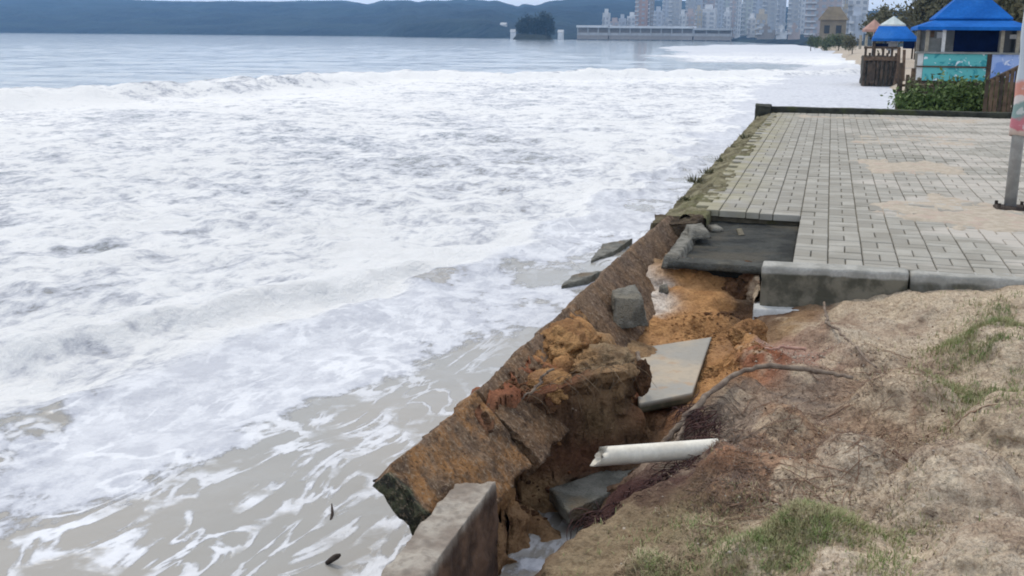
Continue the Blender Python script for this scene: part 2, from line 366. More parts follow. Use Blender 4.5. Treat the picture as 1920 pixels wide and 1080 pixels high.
def sea():
    ang = np.concatenate([np.linspace(-115, -45, 50, endpoint=False), np.arange(-45, 13, .095), np.linspace(13, 75, 36)])
    rr = [.4]
    while rr[-1] < 3650: rr.append(rr[-1]*(1.0105 if rr[-1] < 260 else 1.03) if rr[-1] > 2.5 else rr[-1]*1.06)
    rr = np.array(rr); A, Rr = np.meshgrid(np.radians(ang), rr, indexing='ij')
    x, y = Rr*np.sin(A), Rr*np.cos(A)
    crest = [P(px, py, -.35)[:2] for px, py in ((-250, 186), (0, 171), (200, 160), (420, 152), (600, 143), (690, 130), (820, 130), (950, 134), (1200, 131), (1330, 129))]
    wx = x+fbm(x*.16, y*.16, None, 3, 3)*1.6; wy = y+fbm(x*.16, y*.16, None, 3, 8)*1.6
    s, arc = pline_sd(wx, wy, crest)                     # positive shoreward
    amp = .42+.24*fbm(arc*.12, arc*0+.5, None, 3, 21)
    jag = 1+.45*fbm(x*.9, y*.9, None, 4, 33)
    z = amp*np.where(s < 0, np.exp(-(s/3.2)**2), np.exp(-(s/1.0)**2))*jag
    front = [P(px, py, SEA)[:2] for px, py in ((-300, 930), (0, 822), (150, 765), (330, 700), (440, 650), (640, 590), (760, 560), (900, 500), (1010, 450), (1130, 370), (1290, 288), (1400, 190), (1470, 140), (1530, 112))]
    fx = x+fbm(x*.7, y*.7, None, 4, 5)*.55*np.clip(Rr/8, .6, 3); fy = y+fbm(x*.7, y*.7, None, 4, 6)*.55*np.clip(Rr/8, .6, 3)
    d, _ = pline_sd(fx, fy, front)                       # positive towards the wall
    inner = sstep(-.3, .15, d); surf = sstep(-.2, .6, s)*(1-inner)
    # second line of breakers far along the beach
    far = [P(px, py, SEA)[:2] for px, py in ((1235, 101), (1250, 86), (1330, 84), (1480, 84))]
    fd, _ = pline_sd(x+fbm(x*.05, y*.05, None, 3, 2)*5, y, far)
    farb = sstep(-1, 3, fd)*sstep(90, 120, y)
    # swell lines inside the surf
    l1 = [P(px, py, SEA)[:2] for px, py in ((-100, 700), (180, 640), (330, 598), (520, 560))]
    s1, a1 = pline_sd(fx, fy, l1); w1 = np.where(s1 < 0, np.exp(-(s1/.5)**2), np.exp(-(s1/.22)**2))*sstep(14, 9, Rr)*.19*(a1 > -2)
    z = z+w1*(1-inner)
    chop = fbm(x*.55, y*.55, None, 5, 40, .58); chop2 = fbm(x*2.4, y*2.4, None, 3, 44)
    z = z+surf*(chop*.13+chop2*.06*sstep(40, 15, Rr))+inner*(fbm(x*.8, y*.8, None, 3, 50)*.022)
    z = z+np.maximum(0, np.exp(-(d/.30)**2)*.09)*sstep(60, 20, Rr)
    z = z+(1-sstep(-3, 0, s))*(fbm(x*.22, y*.30, None, 4, 60)*.10)*sstep(400, 100, Rr)
    z = z+farb*fbm(x*.09, y*.09, None, 4, 66)*.45*sstep(60, 130, y)
    low = fbm(x*.35, y*.35, None, 4, 70); low2 = fbm(x*.11, y*.11, None, 3, 74)
    cov = surf*(.69+.19*low+.10*low2)
    cov = cov+surf*.16*np.exp(-(s1/.8)**2)*sstep(16, 11, Rr)
    cov = cov+surf*.18*np.exp(-(np.maximum(s, 0)/5)**2)+surf*.16*np.exp(-(d/1.1)**2)
    # green-grey unbroken face of the breaker here and there
    face = np.exp(-((s-.55)/.7)**2)*sstep(.02, .32, fbm(arc*.16, arc*0+7.7, None, 3, 81)+.20)*sstep(52, 43, y)
    cov = cov-face*.48
    cov = cov+np.exp(-((s+.4)/.9)**2)*(.85+.3*fbm(x*.8, y*.8, None, 3, 83))*(1-inner)
    # the film of foam lying on the wash, thinning to open brown water by the wall
    filmn = fbm(x*.55+3, y*.42, None, 4, 90)
    filmn2 = fbm(x*1.6, y*1.1, None, 4, 191); film = inner*np.clip(.52-.21*np.maximum(d, 0)+.50*filmn+.34*filmn2, .05, .8)
    pts = [(420, 720, .9, .62), (260, 830, .8, .50), (560, 690, .6, .35), (80, 900, .7, .30), (700, 600, .8, .3), (640, 780, .6, -.45), (850, 720, .8, -.15), (560, 940, .8, -.5), (640, 870, .6, -.5), (720, 800, .4, -.4), (150, 800, .30, -.5),
           (300, 1060, .5, .30), (160, 985, .35, -.45), (980, 560, .9, .1), (700, 1000, .4, -.3), (560, 860, .4, -.35)]
    for px, py, rad, wgt in pts:
        c = P(px, py, SEA); film = film+inner*wgt*np.exp(-(((fx-c[0])/rad)**2+((fy-c[1])/(rad*1.25))**2))
    # pit water by the stub
    pit = (x > -1.3)*(y < 5.2)*(y > 1); film = np.where(pit, .50+.35*fbm(x*3, y*3, None, 3, 99), film)
    film = np.where(pit*(y > 4.55), .12, film)
    film = film+inner*(.34*sstep(6.5, 15, y)+.12*sstep(12, 40, y)+.22*sstep(22, 28, y)*sstep(-4, 0, x))
    cov = cov+film*inner
    cov = np.where(farb > .05, np.maximum(cov, farb*(.80+.15*low2)), cov)
    cov = np.clip(cov, 0, .97)
    turb = np.clip(surf*(.75+.4*low)+farb+np.exp(-(s/1.2)**2), 0, 1)*sstep(220, 30, Rr)*.9+.02
    mud = np.clip(.35+.65*sstep(-8, 0, d)+0*x, 0, 1)*sstep(-30, 2, s)
    lace = inner*sstep(30, 12, y)*(1-pit*.3)*np.clip(.62+.9*fbm(x*.5, y*.4, None, 3, 120), .05, 1)
    z = np.where(pit, fbm(x*2, y*2, None, 3, 50)*.012, z)
    z = z*sstep(2500, 800, Rr)+SEA
    o = mesh_np('sea_water', np.stack([x, y, z], -1).reshape(-1, 3), grid_faces(*x.shape), M['sea'])
    if o.data.polygons[0].normal.z < 0: o.data.flip_normals()
    for k, v in (('foam', cov), ('turb', turb), ('mud', mud), ('lace', lace)): attr_f(o, k, v.ravel())
    o['kind'] = 'structure'; return o
sea()
gb = MB().box(-3700, 3700, -1700, 3700, -3.2, -3.0).build('seabed', M['sand']); gb['kind'] = 'structure'

# ------------------------------------------------------------------ hills and far shore
def far_land():
    ang = np.concatenate([np.linspace(-95, -46, 40, endpoint=False), np.arange(-46, 14, .16), np.linspace(14, 80, 60)])
    def px_of(a):                                       # picture column of a horizontal bearing, to set the skyline
        dx, dy = np.sin(np.radians(a)), np.cos(np.radians(a))
        zc = dx*CF[0]+dy*CF[1]; return 960+F*(dx*CR[0]+dy*CR[1])/np.maximum(zc, .05)
    pc = px_of(ang)
    shore_px = [-4000, -800, 0, 400, 720, 760, 960, 1000, 1080, 1370, 1400, 1500, 1560, 1640, 1760, 4000]
    shore_r = [2400, 1900, 1500, 1300, 1150, 980, 840, 760, 690, 620, 520, 330, 240, 190, 170, 170]
    sr = np.interp(pc, shore_px, shore_r)
    vv = np.concatenate([np.linspace(0, .12, 6, endpoint=False), np.linspace(.12, 1, 44)])
    far = 3500.
    Rr = sr[:, None]+(far-sr[:, None])*vv[None, :]; A = np.radians(ang)[:, None]+0*Rr
    x, y = Rr*np.sin(A), Rr*np.cos(A)
    # skyline heights (px over the horizon) by column
    sky_px = [-4000, -300, 0, 150, 330, 520, 640, 672, 690, 720, 770, 785, 800, 860, 935, 965, 1000, 1030, 1120, 1240, 1400, 1600, 2000, 4000]
    sky_h = [56, 56, 47, 51, 49, 52, 53, 51, 48.5, 54, 55, 52.5, 55, 56, 55, 46, 47, 55, 60, 60, 52, 40, 40, 30]
    top = (np.interp(pc, sky_px, sky_h)[:, None]+5)/F*2600
    u = (Rr-sr[:, None])/(2600-sr[:, None])
    prof = np.clip(u, 0, 1)**.8*np.where(Rr > 2600, np.clip(1-(Rr-2600)/1500, .3, 1), 1)
    hmul = np.interp(pc, [1100, 1500], [1, .0])[:, None]
    flat = sstep(.0, .55, u) * np.interp(pc, [980, 1150], [0, 1])[:, None] + (1-np.interp(pc, [980, 1150], [0, 1])[:, None])
    z = top*prof*flat*(1+.10*fbm(x*.004, y*.004, None, 4, 3)*(1-sstep(.75, .95, u)))+fbm(x*.02, y*.02, None, 4, 5)*9*np.clip(u*6, 0, 1)*np.where(Rr > 2300, .35, 1)*hmul
    low = np.interp(pc, [700, 760, 840, 930, 990], [0, 11, 15, 12, 0])[:, None]    # near green headland
    z = np.maximum(z, low*np.clip((Rr-sr[:, None])/60, 0, 1)*(1+.2*fbm(x*.03, y*.03, None, 3, 9)))
    z = z+np.where(vv[None, :] < .001, -2.5, .4)
    o = mesh_np('hills', np.stack([x, y, z], -1).reshape(-1, 3), grid_faces(*x.shape), M['hill'])
    if o.data.polygons[0].normal.z < 0: o.data.flip_normals()
    o['kind'] = 'structure'
far_land()

# ------------------------------------------------------------------ beach behind the platform
def beach():
    xs = np.concatenate([np.linspace(-3, 10, 90), np.linspace(10.5, 220, 60)]); ys = np.concatenate([np.linspace(24.9, 80, 120), np.linspace(82, 330, 50)])
    X, Y = np.meshgrid(xs, ys, indexing='ij')
    sh = np.interp(Y, [24, 33, 50, 68, 72, 120, 230, 330], [2.3, 2.3, 3.0, 3.3, 3.6, 2.5, -1.0, -12])
    d = X-sh+fbm(X*.3, Y*.12, None, 4, 4)*.5
    Z = -1.25+.95*sstep(-1.2, 1.6, d)+.25*sstep(1, 12, d)+.03*fbm(X*.8, Y*.8, None, 3, 5)
    o = mesh_np('beach', np.stack([X, Y, Z], -1).reshape(-1, 3), grid_faces(*X.shape), M['sand'])
    if o.data.polygons[0].normal.z < 0: o.data.flip_normals()
    o['kind'] = 'structure'
beach()

# ------------------------------------------------------------------ the eroded bank and the washed-out pit
pcts = []                                                # (x, y, z) control points
def CP(px, py, z, typ=None): p = P(px, py, z); pcts.append((p[0], p[1], z))
def line(pts, step=.05, world=False):
    W = [np.array(p, float) if world else P(*p) for p in pts]
    for a, b in zip(W[:-1], W[1:]):
        n = max(1, int(np.linalg.norm(b-a)/step))
        for k in range(n): pcts.append(tuple(a+(b-a)*k/n))
    pcts.append(tuple(W[-1]))
# lip of the grassy bank, its dark root ledge below, the pit floor
line([(-.62, -2, -.35), (-.72, 1, -.42), (-.80, 2.6, -.48), (-.87, 3.62, -.47)], .12, True)
line([(1050, 1080, -.46), (1100, 1000, -.42), (1200, 948, -.36), (1270, 905, -.32), (1330, 868, -.28)])
line([(1095, 1003, -.60), (1180, 940, -.52), (1260, 885, -.44), (1300, 868, -.40)])
line([(1050, 985, -.95), (1130, 950, -.90), (1210, 885, -.84)])
line([(-.98, -2, -1.05), (-1.0, 1, -1.05), (-1.05, 2.6, -1.05), (-1.02, 3.6, -1.05)], .12, True)
line([(-1.25, -2, -1.1), (-1.25, 4.7, -1.0)], .15, True)
line([(1000, 1000, -.97), (1080, 1030, -1.0)])
for p in ((-1.40, 4.60, -.42), (-1.36, 4.42, -.52), (-1.31, 4.66, -.62), (-1.28, 4.45, -.74), (-1.20, 4.72, -.82), (-1.22, 4.30, -1.0), (-1.14, 4.45, -.97), (-1.08, 4.6, -.95), (-1.0, 4.35, -.98), (-1.1, 4.1, -1.02), (-.98, 4.1, -1.02), (-1.0, 4.75, -.92), (-1.12, 4.85, -.88)): pcts.append(p)
# nose of the bank under the root
line([(1385, 705, -.24), (1340, 735, -.29), (1285, 790, -.37), (1235, 850, -.50)])
line([(1300, 760, -.42), (1262, 800, -.52), (1215, 860, -.66)])
for c in ((1345, 835, -.165), (1343, 850, -.185), (1352, 822, -.18), (1362, 838, -.15), (1375, 840, -.16), (1330, 862, -.25)): CP(*c)
for c in ((1330, 810, -.28), (1300, 835, -.33), (1380, 800, -.22)): CP(*c)
# mound of orange soil against the leaning wall, with an upright face towards the camera
RIM = [(-1.68, 5.0, -.24), (-1.56, 5.0, -.21), (-1.40, 5.07, -.24), (-1.22, 5.25, -.21), (-1.10, 5.38, -.17), (-.96, 5.42, -.15), (-.88, 5.60, -.20)]
line(RIM, .03, True); line([(x, y+.09, z+.03) for x, y, z in RIM], .05, True)
line([(x, y-.10, -.84) for x, y, z in RIM], .03, True)
for p in ((-1.42, 5.85, -.08), (-1.38, 6.2, -.10), (-1.05, 5.85, -.12), (-.95, 5.82, -.16), (-1.17, 6.05, -.13), (-1.3, 5.6, -.13), (-1.15, 5.65, -.13), (-1.47, 5.4, -.14), (-1.55, 5.2, -.18), (-1.25, 6.3, -.22), (-1.05, 6.15, -.24)): pcts.append(p)
line([(-.80, 5.45, -.72), (-.82, 5.7, -.55), (-.90, 6.1, -.48)], .04, True)
# trough and slope up to the dark slab
line([(1180, 640, -.36), (1215, 650, -.47), (1335, 632, -.47)])
line([(1215, 745, -.56), (1295, 735, -.56)]); line([(1340, 650, -.44), (1312, 720, -.47)])
for c in ((1130, 605, -.36), (1165, 600, -.42), (1210, 600, -.38), (1300, 590, -.34), (1350, 590, -.34), (1230, 545, -.29), (1290, 540, -.25), (1350, 545, -.26), (1260, 490, -.10), (1300, 490, -.10),
          (1360, 492, -.11), (1395, 520, -.22), (1400, 570, -.38), (1385, 600, -.42)): CP(*c)
line([(-1.2, 8.3, -.16), (-.3, 8.3, -.17)], .06, True); line([(-1.2, 9.6, -.20), (-.3, 9.6, -.20)], .1, True)
# orange clod
for c in ((1400, 622, -.20), (1420, 640, -.20), (1385, 645, -.25), (1365, 665, -.36), (1340, 690, -.42)): CP(*c)
# bank top up to the kerb
for c in ((1450, 600, -.31), (1500, 598, -.29), (1545, 580, -.26), (1440, 660, -.24), (1600, 570, -.20), (1705, 552, -.12), (1800, 548, -.09), (1920, 540, -.05), (1600, 650, -.19), (1500, 680, -.215), (1560, 610, -.22),
          (1700, 700, -.12), (1900, 620, -.04), (1920, 750, 0), (1450, 760, -.19), (1450, 860, -.17), (1600, 820, -.12), (1800, 850, -.01), (1900, 1000, .03), (1300, 980, -.27), (1400, 1010, -.20),
          (1600, 1060, -.09), (1220, 1050, -.33), (1380, 900, -.21), (1520, 960, -.13)): CP(*c)
for p in ((.2, 2, -.06), (0, 0, 0), (-.3, 1, -.15), (0, -3, 0), (1.2, 2, .03), (3, 4, .0), (3, 7.7, -.02), (6, 6, 0), (6, 0, 0), (12, 3, .05), (2, 7.75, -.02)): pcts.append(p)
PC = np.array(pcts)
def bank_height(x, y, power=3.4):
    z = np.empty(x.shape); xf, yf, zf = x.ravel(), y.ravel(), z.ravel()
    for i in range(0, len(xf), 20000):
        d2 = (xf[i:i+20000, None]-PC[None, :, 0])**2+(yf[i:i+20000, None]-PC[None, :, 1])**2+7e-4
        w = d2**(-power/2); zf[i:i+20000] = (w*PC[None, :, 2]).sum(1)/w.sum(1)
    return zf.reshape(x.shape)
# soils: (px, py, z, radius, colour)
SAND, ORANGE, DAMP_SHADE, MAROON, PALE, DUST, RED = (.62, .525, .40), (.52, .285, .12), (.115, .068, .040), (.085, .042, .038), (.82, .74, .64), (.36, .285, .22), (.34, .14, .075)  # damp hollow tone is darkened further, shade put into the colour
TAN, PINK = (.36, .24, .13), (.47, .30, .235)
soils = [(1280, 520, -.2, ORANGE), (1330, 560, -.3, ORANGE), (1230, 600, -.36, ORANGE), (1300, 600, -.36, ORANGE), (1270, 480, -.12, TAN), (1400, 500, -.2, RED), (1400, 560, -.38, DAMP_SHADE), (1380, 595, -.42, DAMP_SHADE),
         (1230, 545, -.29, PALE), (1215, 570, -.33, PALE), (1170, 640, -.3, TAN), (1080, 610, -.08, ORANGE), (1050, 640, -.08, ORANGE), (1060, 690, -.12, RED), (1120, 650, -.14, TAN), (1180, 660, -.18, TAN),
         (1000, 705, -.17, RED), (940, 730, -.22, RED), (1130, 690, -.18, TAN), (1100, 720, -.25, (.16, .10, .055)), (1000, 770, -.3, (.125, .075, .045)), (1060, 790, -.4, (.125, .075, .045)), (940, 800, -.4, (.125, .075, .045)), (1150, 745, -.38, (.045, .030, .020)), (1110, 770, -.4, (.20, .14, .075)), (1190, 780, -.5, (.20, .14, .075)), (1000, 850, -.6, (.15, .075, .045)),  # mound face and hollow: damp soil, with shade painted into the tones
         (1100, 850, -.6, (.15, .075, .045)), (1180, 830, -.6, (.16, .10, .06)), (1205, 760, -.45, RED), (1000, 940, -.8, TAN), (960, 900, -.55, (.40, .235, .11)), (970, 960, -.7, (.38, .24, .13)), (1100, 930, -.85, (.2, .17, .12)),
         (1400, 625, -.2, ORANGE), (1340, 690, -.4, ORANGE), (1325, 720, -.42, ORANGE), (1420, 650, -.22, RED), (1300, 770, -.4, (.2, .13, .075)), (1340, 760, -.27, DUST), (1290, 800, -.38, DUST), (1250, 850, -.5, DUST), (1330, 820, -.28, DUST), (1400, 760, -.22, DUST),
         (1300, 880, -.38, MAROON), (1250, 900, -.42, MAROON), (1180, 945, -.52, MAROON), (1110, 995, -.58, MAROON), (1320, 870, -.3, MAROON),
         (1380, 850, -.2, (.46, .25, .145)), (1480, 800, -.18, (.48, .295, .175)), (1440, 880, -.18, (.44, .275, .175)), (1560, 760, -.15, (.45, .30, .19)), (1650, 700, -.14, (.44, .31, .21)),
         (1450, 640, -.24, PINK), (1500, 640, -.24, PINK), (1480, 600, -.29, TAN), (1460, 590, -.3, (.12, .07, .045)), (1540, 610, -.23, (.40, .29, .21)),
         (1600, 620, -.2, SAND), (1700, 600, -.13, SAND), (1800, 600, -.08, SAND), (1900, 560, -.05, SAND), (1500, 710, -.2, DUST), (1750, 680, -.1, (.38, .30, .22)), (1700, 780, -.08, (.36, .29, .20)), (1600, 850, -.1, SAND), (1750, 850, -.03, SAND),
         (1450, 930, -.16, (.32, .25, .175)), (1600, 930, -.1, SAND), (1850, 900, 0, SAND), (1700, 1000, -.04, SAND), (1900, 1050, .03, SAND), (1300, 960, -.28, (.31, .25, .15)), (1150, 1020, -.38, (.31, .24, .15)), (1250, 1060, -.32, (.27, .23, .135)), (1450, 1050, -.17, (.28, .24, .14)), (1560, 1070, -.1, SAND)]
SP = np.array([P(a, b, c) for a, b, c, _ in soils]); SC = np.array([s[3] for s in soils])
def bank_colour(x, y, z):
    wx, wy, wz = x+fbm(x*5, y*5, z*5, 4, 11)*.10, y+fbm(x*5, y*5, z*5, 4, 12)*.16, z+fbm(x*6, y*6, z*6, 3, 13)*.05
    out = np.empty((x.size, 3)); X = np.stack([wx.ravel(), wy.ravel()*.6, wz.ravel()*1.3], -1); S = SP*np.array([1, .6, 1.3])
    for i in range(0, len(X), 20000):
        d2 = ((X[i:i+20000, None, :]-S[None])**2).sum(-1)+2e-4
        w = d2**-2.6; out[i:i+20000] = (w@SC)/w.sum(1)[:, None]
    # bare pale sand showing in patches through brown litter on the flat of the bank
    xr, yr = x.ravel(), y.ravel(); flat_ = sstep(-.36, -.24, z.ravel())*sstep(-.7, -.35, xr)
    pn = fbm(xr*3.2, yr*3.2, None, 5, 301, .6)+.25*sstep(.6, 1.2, xr)-.10*sstep(.2, -.4, xr)
    pale = (flat_*sstep(-.06, .18, pn))[:, None]; dk = (flat_*sstep(-.12, -.36, pn)*.40)[:, None]
    out = out*(1-pale*.75)+np.array([.66, .55, .40])*pale*.75; out = out*(1-dk)+np.array([.30, .185, .12])*dk
    return out
def bank():
    xs = np.concatenate([np.arange(-1.75, 1.75, .0125), 1.75+np.cumsum(.0125*1.06**np.arange(1, 70))]); xs = xs[xs < 14]
    ys = np.concatenate([np.linspace(-6, 2.9, 60, endpoint=False), np.arange(2.9, 8.1, .0125), np.linspace(8.1, 9.9, 40)])
    X, Y = np.meshgrid(xs, ys, indexing='ij')
    wx, wy = X+fbm(X*4, Y*4, None, 4, 1)*.045, Y+fbm(X*4, Y*4, None, 4, 2)*.06
    Z = bank_height(wx, wy)
    ker = np.exp(-.5*(np.arange(-5, 6)/1.8)**2); ker /= ker.sum()
    Zp = np.pad(Z, 5, 'edge'); Zp = sum(k*Zp[i:i+Z.shape[0], :] for i, k in enumerate(ker)); Z = sum(k*Zp[:, i:i+Z.shape[1]] for i, k in enumerate(ker))
    edge_x = np.interp(Y, [3.6, 3.8, 4.8, 6.8, 9.7], [-1.46, -1.55, -1.49, -1.39, -1.33])
    xt = np.interp(Y, [3.77, 4.78, 5.66, 6.80, 9.7], [-1.61, -1.545, -1.47, -1.43, -1.40]); zt_ = np.interp(Y, [3.77, 4.78, 5.66, 6.8, 9.7], [-.16, -.12, -.075, -.04, 0])
    win = sstep(4.45, 4.85, Y)*sstep(6.45, 6.0, Y); hgt_ = (X-xt)                     # how far down the slab
    top_in = np.interp(Y, [4.4, 4.9, 5.4, 5.8, 6.1, 6.5], [.20, .02, .10, .03, .10, .30])+.07*fbm(X*3, Y*5, None, 4, 41)
    ride = win*sstep(top_in-.03, top_in+.10, hgt_)
    Zs = zt_-1.08*(X-xt)-.03+ride*(.075+.05*fbm(X*6, Y*6, None, 3, 43))
    rimy = np.interp(X, [p[0] for p in RIM], [p[1] for p in RIM])+.02
    on = (win > 0) & (X < -1.12) & ((Y > rimy) | ((hgt_ < .10+.05*fbm(X*5, Y*6, None, 3, 47)) & (Y > 4.62)))
    Z = np.where(on, np.maximum(Z, Zs), Z)
    edge_x = np.where(on, xt+.01, edge_x)
    Z = np.where(X < edge_x, np.minimum(Z, -1.25), Z)
    gy, gx = np.gradient(Z, ys, axis=1), np.gradient(Z, xs, axis=0); slope = np.hypot(gx, gy)
    rough = np.clip(slope*.5, 0, 1)
    Z = Z+fbm(X*3, Y*3, None, 4, 20)*.022+fbm(X*14, Y*14, None, 4, 24, .6)*(.012+.03*rough)
    # hummocks of trodden sand
    Z = Z+(np.abs(fbm(X*6, Y*6, None, 3, 27))*.024-.022*np.exp(-((fbm(X*3.6, Y*3.6, None, 2, 28)-.35)/.10)**2))*(1-rough)
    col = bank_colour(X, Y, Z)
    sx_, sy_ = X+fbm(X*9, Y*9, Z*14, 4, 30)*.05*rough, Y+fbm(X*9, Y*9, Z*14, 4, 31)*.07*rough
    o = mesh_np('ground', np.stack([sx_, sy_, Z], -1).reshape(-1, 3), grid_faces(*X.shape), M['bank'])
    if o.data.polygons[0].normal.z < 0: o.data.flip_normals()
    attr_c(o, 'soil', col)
    litter = sstep(-.46, -.30, Z)*sstep(.25, -.25, col[:, 0].reshape(X.shape)-col[:, 2].reshape(X.shape)*2.4)*(X > -.95)*(1-np.clip(slope, 0, 1)*.4)
    attr_f(o, 'litter', litter.ravel()); o['kind'] = 'structure'
    return xs, ys, Z
BX, BY, BZ = bank()
def soil_face(name, top, bot, n, k, amp, cave, seed):
    # an upright broken face of soil: a lip, hollows under it, clods
    T, Bt = np.array(top, float), np.array(bot, float); L = np.concatenate([[0], np.cumsum(np.linalg.norm(np.diff(T, axis=0), axis=1))]); s_ = np.linspace(0, L[-1], n)
    T = np.stack([np.interp(s_, L, T[:, i]) for i in range(3)], -1); Bt = np.stack([np.interp(s_, L, Bt[:, i]) for i in range(3)], -1)
    v = np.linspace(-.22, 1, k)[None, :, None]; t3, b3 = T[:, None, :], Bt[:, None, :]
    V = np.where(v < 0, t3+np.array([0, .42, .05])*(-v)*1.0, t3+(b3-t3)*v)
    tan = np.gradient(T, axis=0); nrm = np.stack([tan[:, 1], -tan[:, 0], 0*tan[:, 0]], -1); nrm /= np.linalg.norm(nrm, axis=1)[:, None]; nrm = nrm[:, None, :]
    x, y, z = V[..., 0], V[..., 1], V[..., 2]
    d = fbm(x*4, y*4, z*5, 4, seed)*amp+fbm(x*13, y*13, z*13, 4, seed+3, .6)*amp*.45-np.abs(fbm(x*7, y*7, z*9, 3, seed+5))*amp*.5
    d = d-.16*np.exp(-(((x+.99)/.07)**2+((z+.36)/.09)**2))*(cave > .05)
    d = d+.025*fbm(x*1.5, y*1.5, z*16, 3, seed+11)
    vv = v[..., 0]; d = d-cave*np.exp(-((vv-.45)/.28)**2)*(1+.8*fbm(x*3, y*3, None, 3, seed+8))+.02
    up = np.clip(-vv/.22, 0, 1); V = V+nrm*(d*(1-up))[..., None]; V[..., 2] += d*up*.8-.03*(vv < -.2)
    V = V.reshape(-1, 3); o = mesh_np(name, V, grid_faces(n, k), M['bank'])
    attr_c(o, 'soil', bank_colour(V[:, 0], V[:, 1], V[:, 2])); attr_f(o, 'litter', np.zeros(len(V))); o['kind'] = 'structure'; return o
soil_face('eroded_soil_face', [(x, y-.01, z+.005) for x, y, z in RIM], [(-1.70, 4.93, -.95), (-1.58, 4.93, -.95), (-1.40, 5.0, -.95), (-1.20, 5.15, -.93), (-1.05, 5.28, -.93), (-.90, 5.32, -.93), (-.80, 5.50, -.90)], 200, 130, .075, .11, 61)
soil_face('eroded_soil_bank', [(-1.12, 8.15, -.11), (-.8, 8.2, -.115), (-.55, 8.2, -.12), (-.40, 8.0, -.14), (-.37, 7.75, -.22)], [(-1.1, 7.9, -.26), (-.8, 8.0, -.28), (-.58, 7.9, -.42), (-.44, 7.7, -.52), (-.40, 7.5, -.54)], 120, 60, .07, .03, 91)
def ground_z(x, y):
    i = np.clip(np.searchsorted(BX, x)-1, 0, len(BX)-2); j = np.clip(np.searchsorted(BY, y)-1, 0, len(BY)-2)
    u = (x-BX[i])/(BX[i+1]-BX[i]); v = (y-BY[j])/(BY[j+1]-BY[j])
    return (BZ[i, j]*(1-u)*(1-v)+BZ[i+1, j]*u*(1-v)+BZ[i, j+1]*(1-u)*v+BZ[i+1, j+1]*u*v)

# ------------------------------------------------------------------ paved platform
PX0, PX1, PY0, PY1 = -1.16, 9.0, 7.92, 24.42
HX0, HX1, HY0, HY1 = -1.10, -.16, 8.02, 10.22             # where the paving is gone
pf = MB()
pf.box(-1.04, PX1, 10.23, 24.42, -1.2, -.020); pf.box(HX1+.004, PX1, 7.93, 10.23, -.30, -.020)
pb = pf.build('platform_fill', M['joint']); pb['kind'] = 'structure'
pave = empty('pavement', (0, 8, 0)); pave['kind'] = 'structure'
def kerb_y(x): return 7.66+.085*(x+.36)
def paver_mesh(wx, wy, name='paver', j=.004, rnd=0):
    h = .06; c = .006; x, y = wx/2-j, wy/2-j
    mb = MB(); mb.v = [(-x, -y, -h), (x, -y, -h), (x, y, -h), (-x, y, -h), (-x, -y, -c), (x, -y, -c), (x, y, -c), (-x, y, -c),
                       (-x+c, -y+c, 0), (x-c, -y+c, 0), (x-c, y-c, 0), (-x+c, y-c, 0)]
    mb.f = [(0, 1, 5, 4), (1, 2, 6, 5), (2, 3, 7, 6), (3, 0, 4, 7), (4, 5, 9, 8), (5, 6, 10, 9), (6, 7, 11, 10), (7, 4, 8, 11), (8, 9, 10, 11)]
    return mb
B = .25                                                   # one basket-weave block: two pavers side by side
cells = []
nx, ny = int((PX1-PX0)/B), int((PY1-PY0)/B)
for iy in range(ny):
    for ix in range(nx):
        x0, y0 = PX0+ix*B, PY0+iy*B
        cx, cy = x0+B/2, y0+B/2
        if cx < HX1 and cy < HY1-.1: continue
        if (ix+iy) % 2 == 0: cells += [(cx, y0+B*.25, 0), (cx, y0+B*.75, 0)]
        else: cells += [(x0+B*.25, cy, 1), (x0+B*.75, cy, 1)]
cells = [c for c in cells if c[0] > -1.08]
cells.sort(key=lambda c: math.hypot(c[0], c[1])+ (0 if c[0] < 2.4 else 50))
protos = []
for k in (0, 1):
    wx, wy = (B, B/2) if k == 0 else (B/2, B)
    o = paver_mesh(wx, wy).build('paver', M['paver'], pave); protos.append(o)
used = [0, 0]; rv, rf, rt = [], [], []
pm = [np.array(p.data.vertices[0].co) for p in protos]
for n, (cx, cy, k) in enumerate(cells):
    sink = .010*vnoise(np.array([cx*.8]), np.array([cy*.8]), None, 5)[0]+random.gauss(0, .0016)
    tx, ty, tz = random.gauss(0, .006), random.gauss(0, .006), random.gauss(0, .006)
    if n < 298:
        if used[k] == 0: o = protos[k]
        else: o = protos[k].copy(); scene.collection.objects.link(o); o.parent = pave
        used[k] += 1
        o.location = (cx, cy-8, sink); o.rotation_euler = (tx, ty, tz)
    else:
        src = protos[k].data; R3 = np.array(Matrix.Rotation(tz, 3, 'Z')@Matrix.Rotation(tx, 3, 'X')@Matrix.Rotation(ty, 3, 'Y'))
        b0 = len(rv)*12
        rv.append(np.array([v.co for v in src.vertices])@R3.T+np.array([cx, cy, sink])); rf.append(np.array([list(p.vertices) for p in src.polygons])+b0); rt.append(np.full(12, random.random()))
ro = mesh_np('paver', np.concatenate(rv)-np.array([0, 8, 0]), np.concatenate(rf), M['paver'], pave, smooth=False); ro['kind'] = 'stuff'
attr_f(ro, 'tone', np.concatenate(rt))

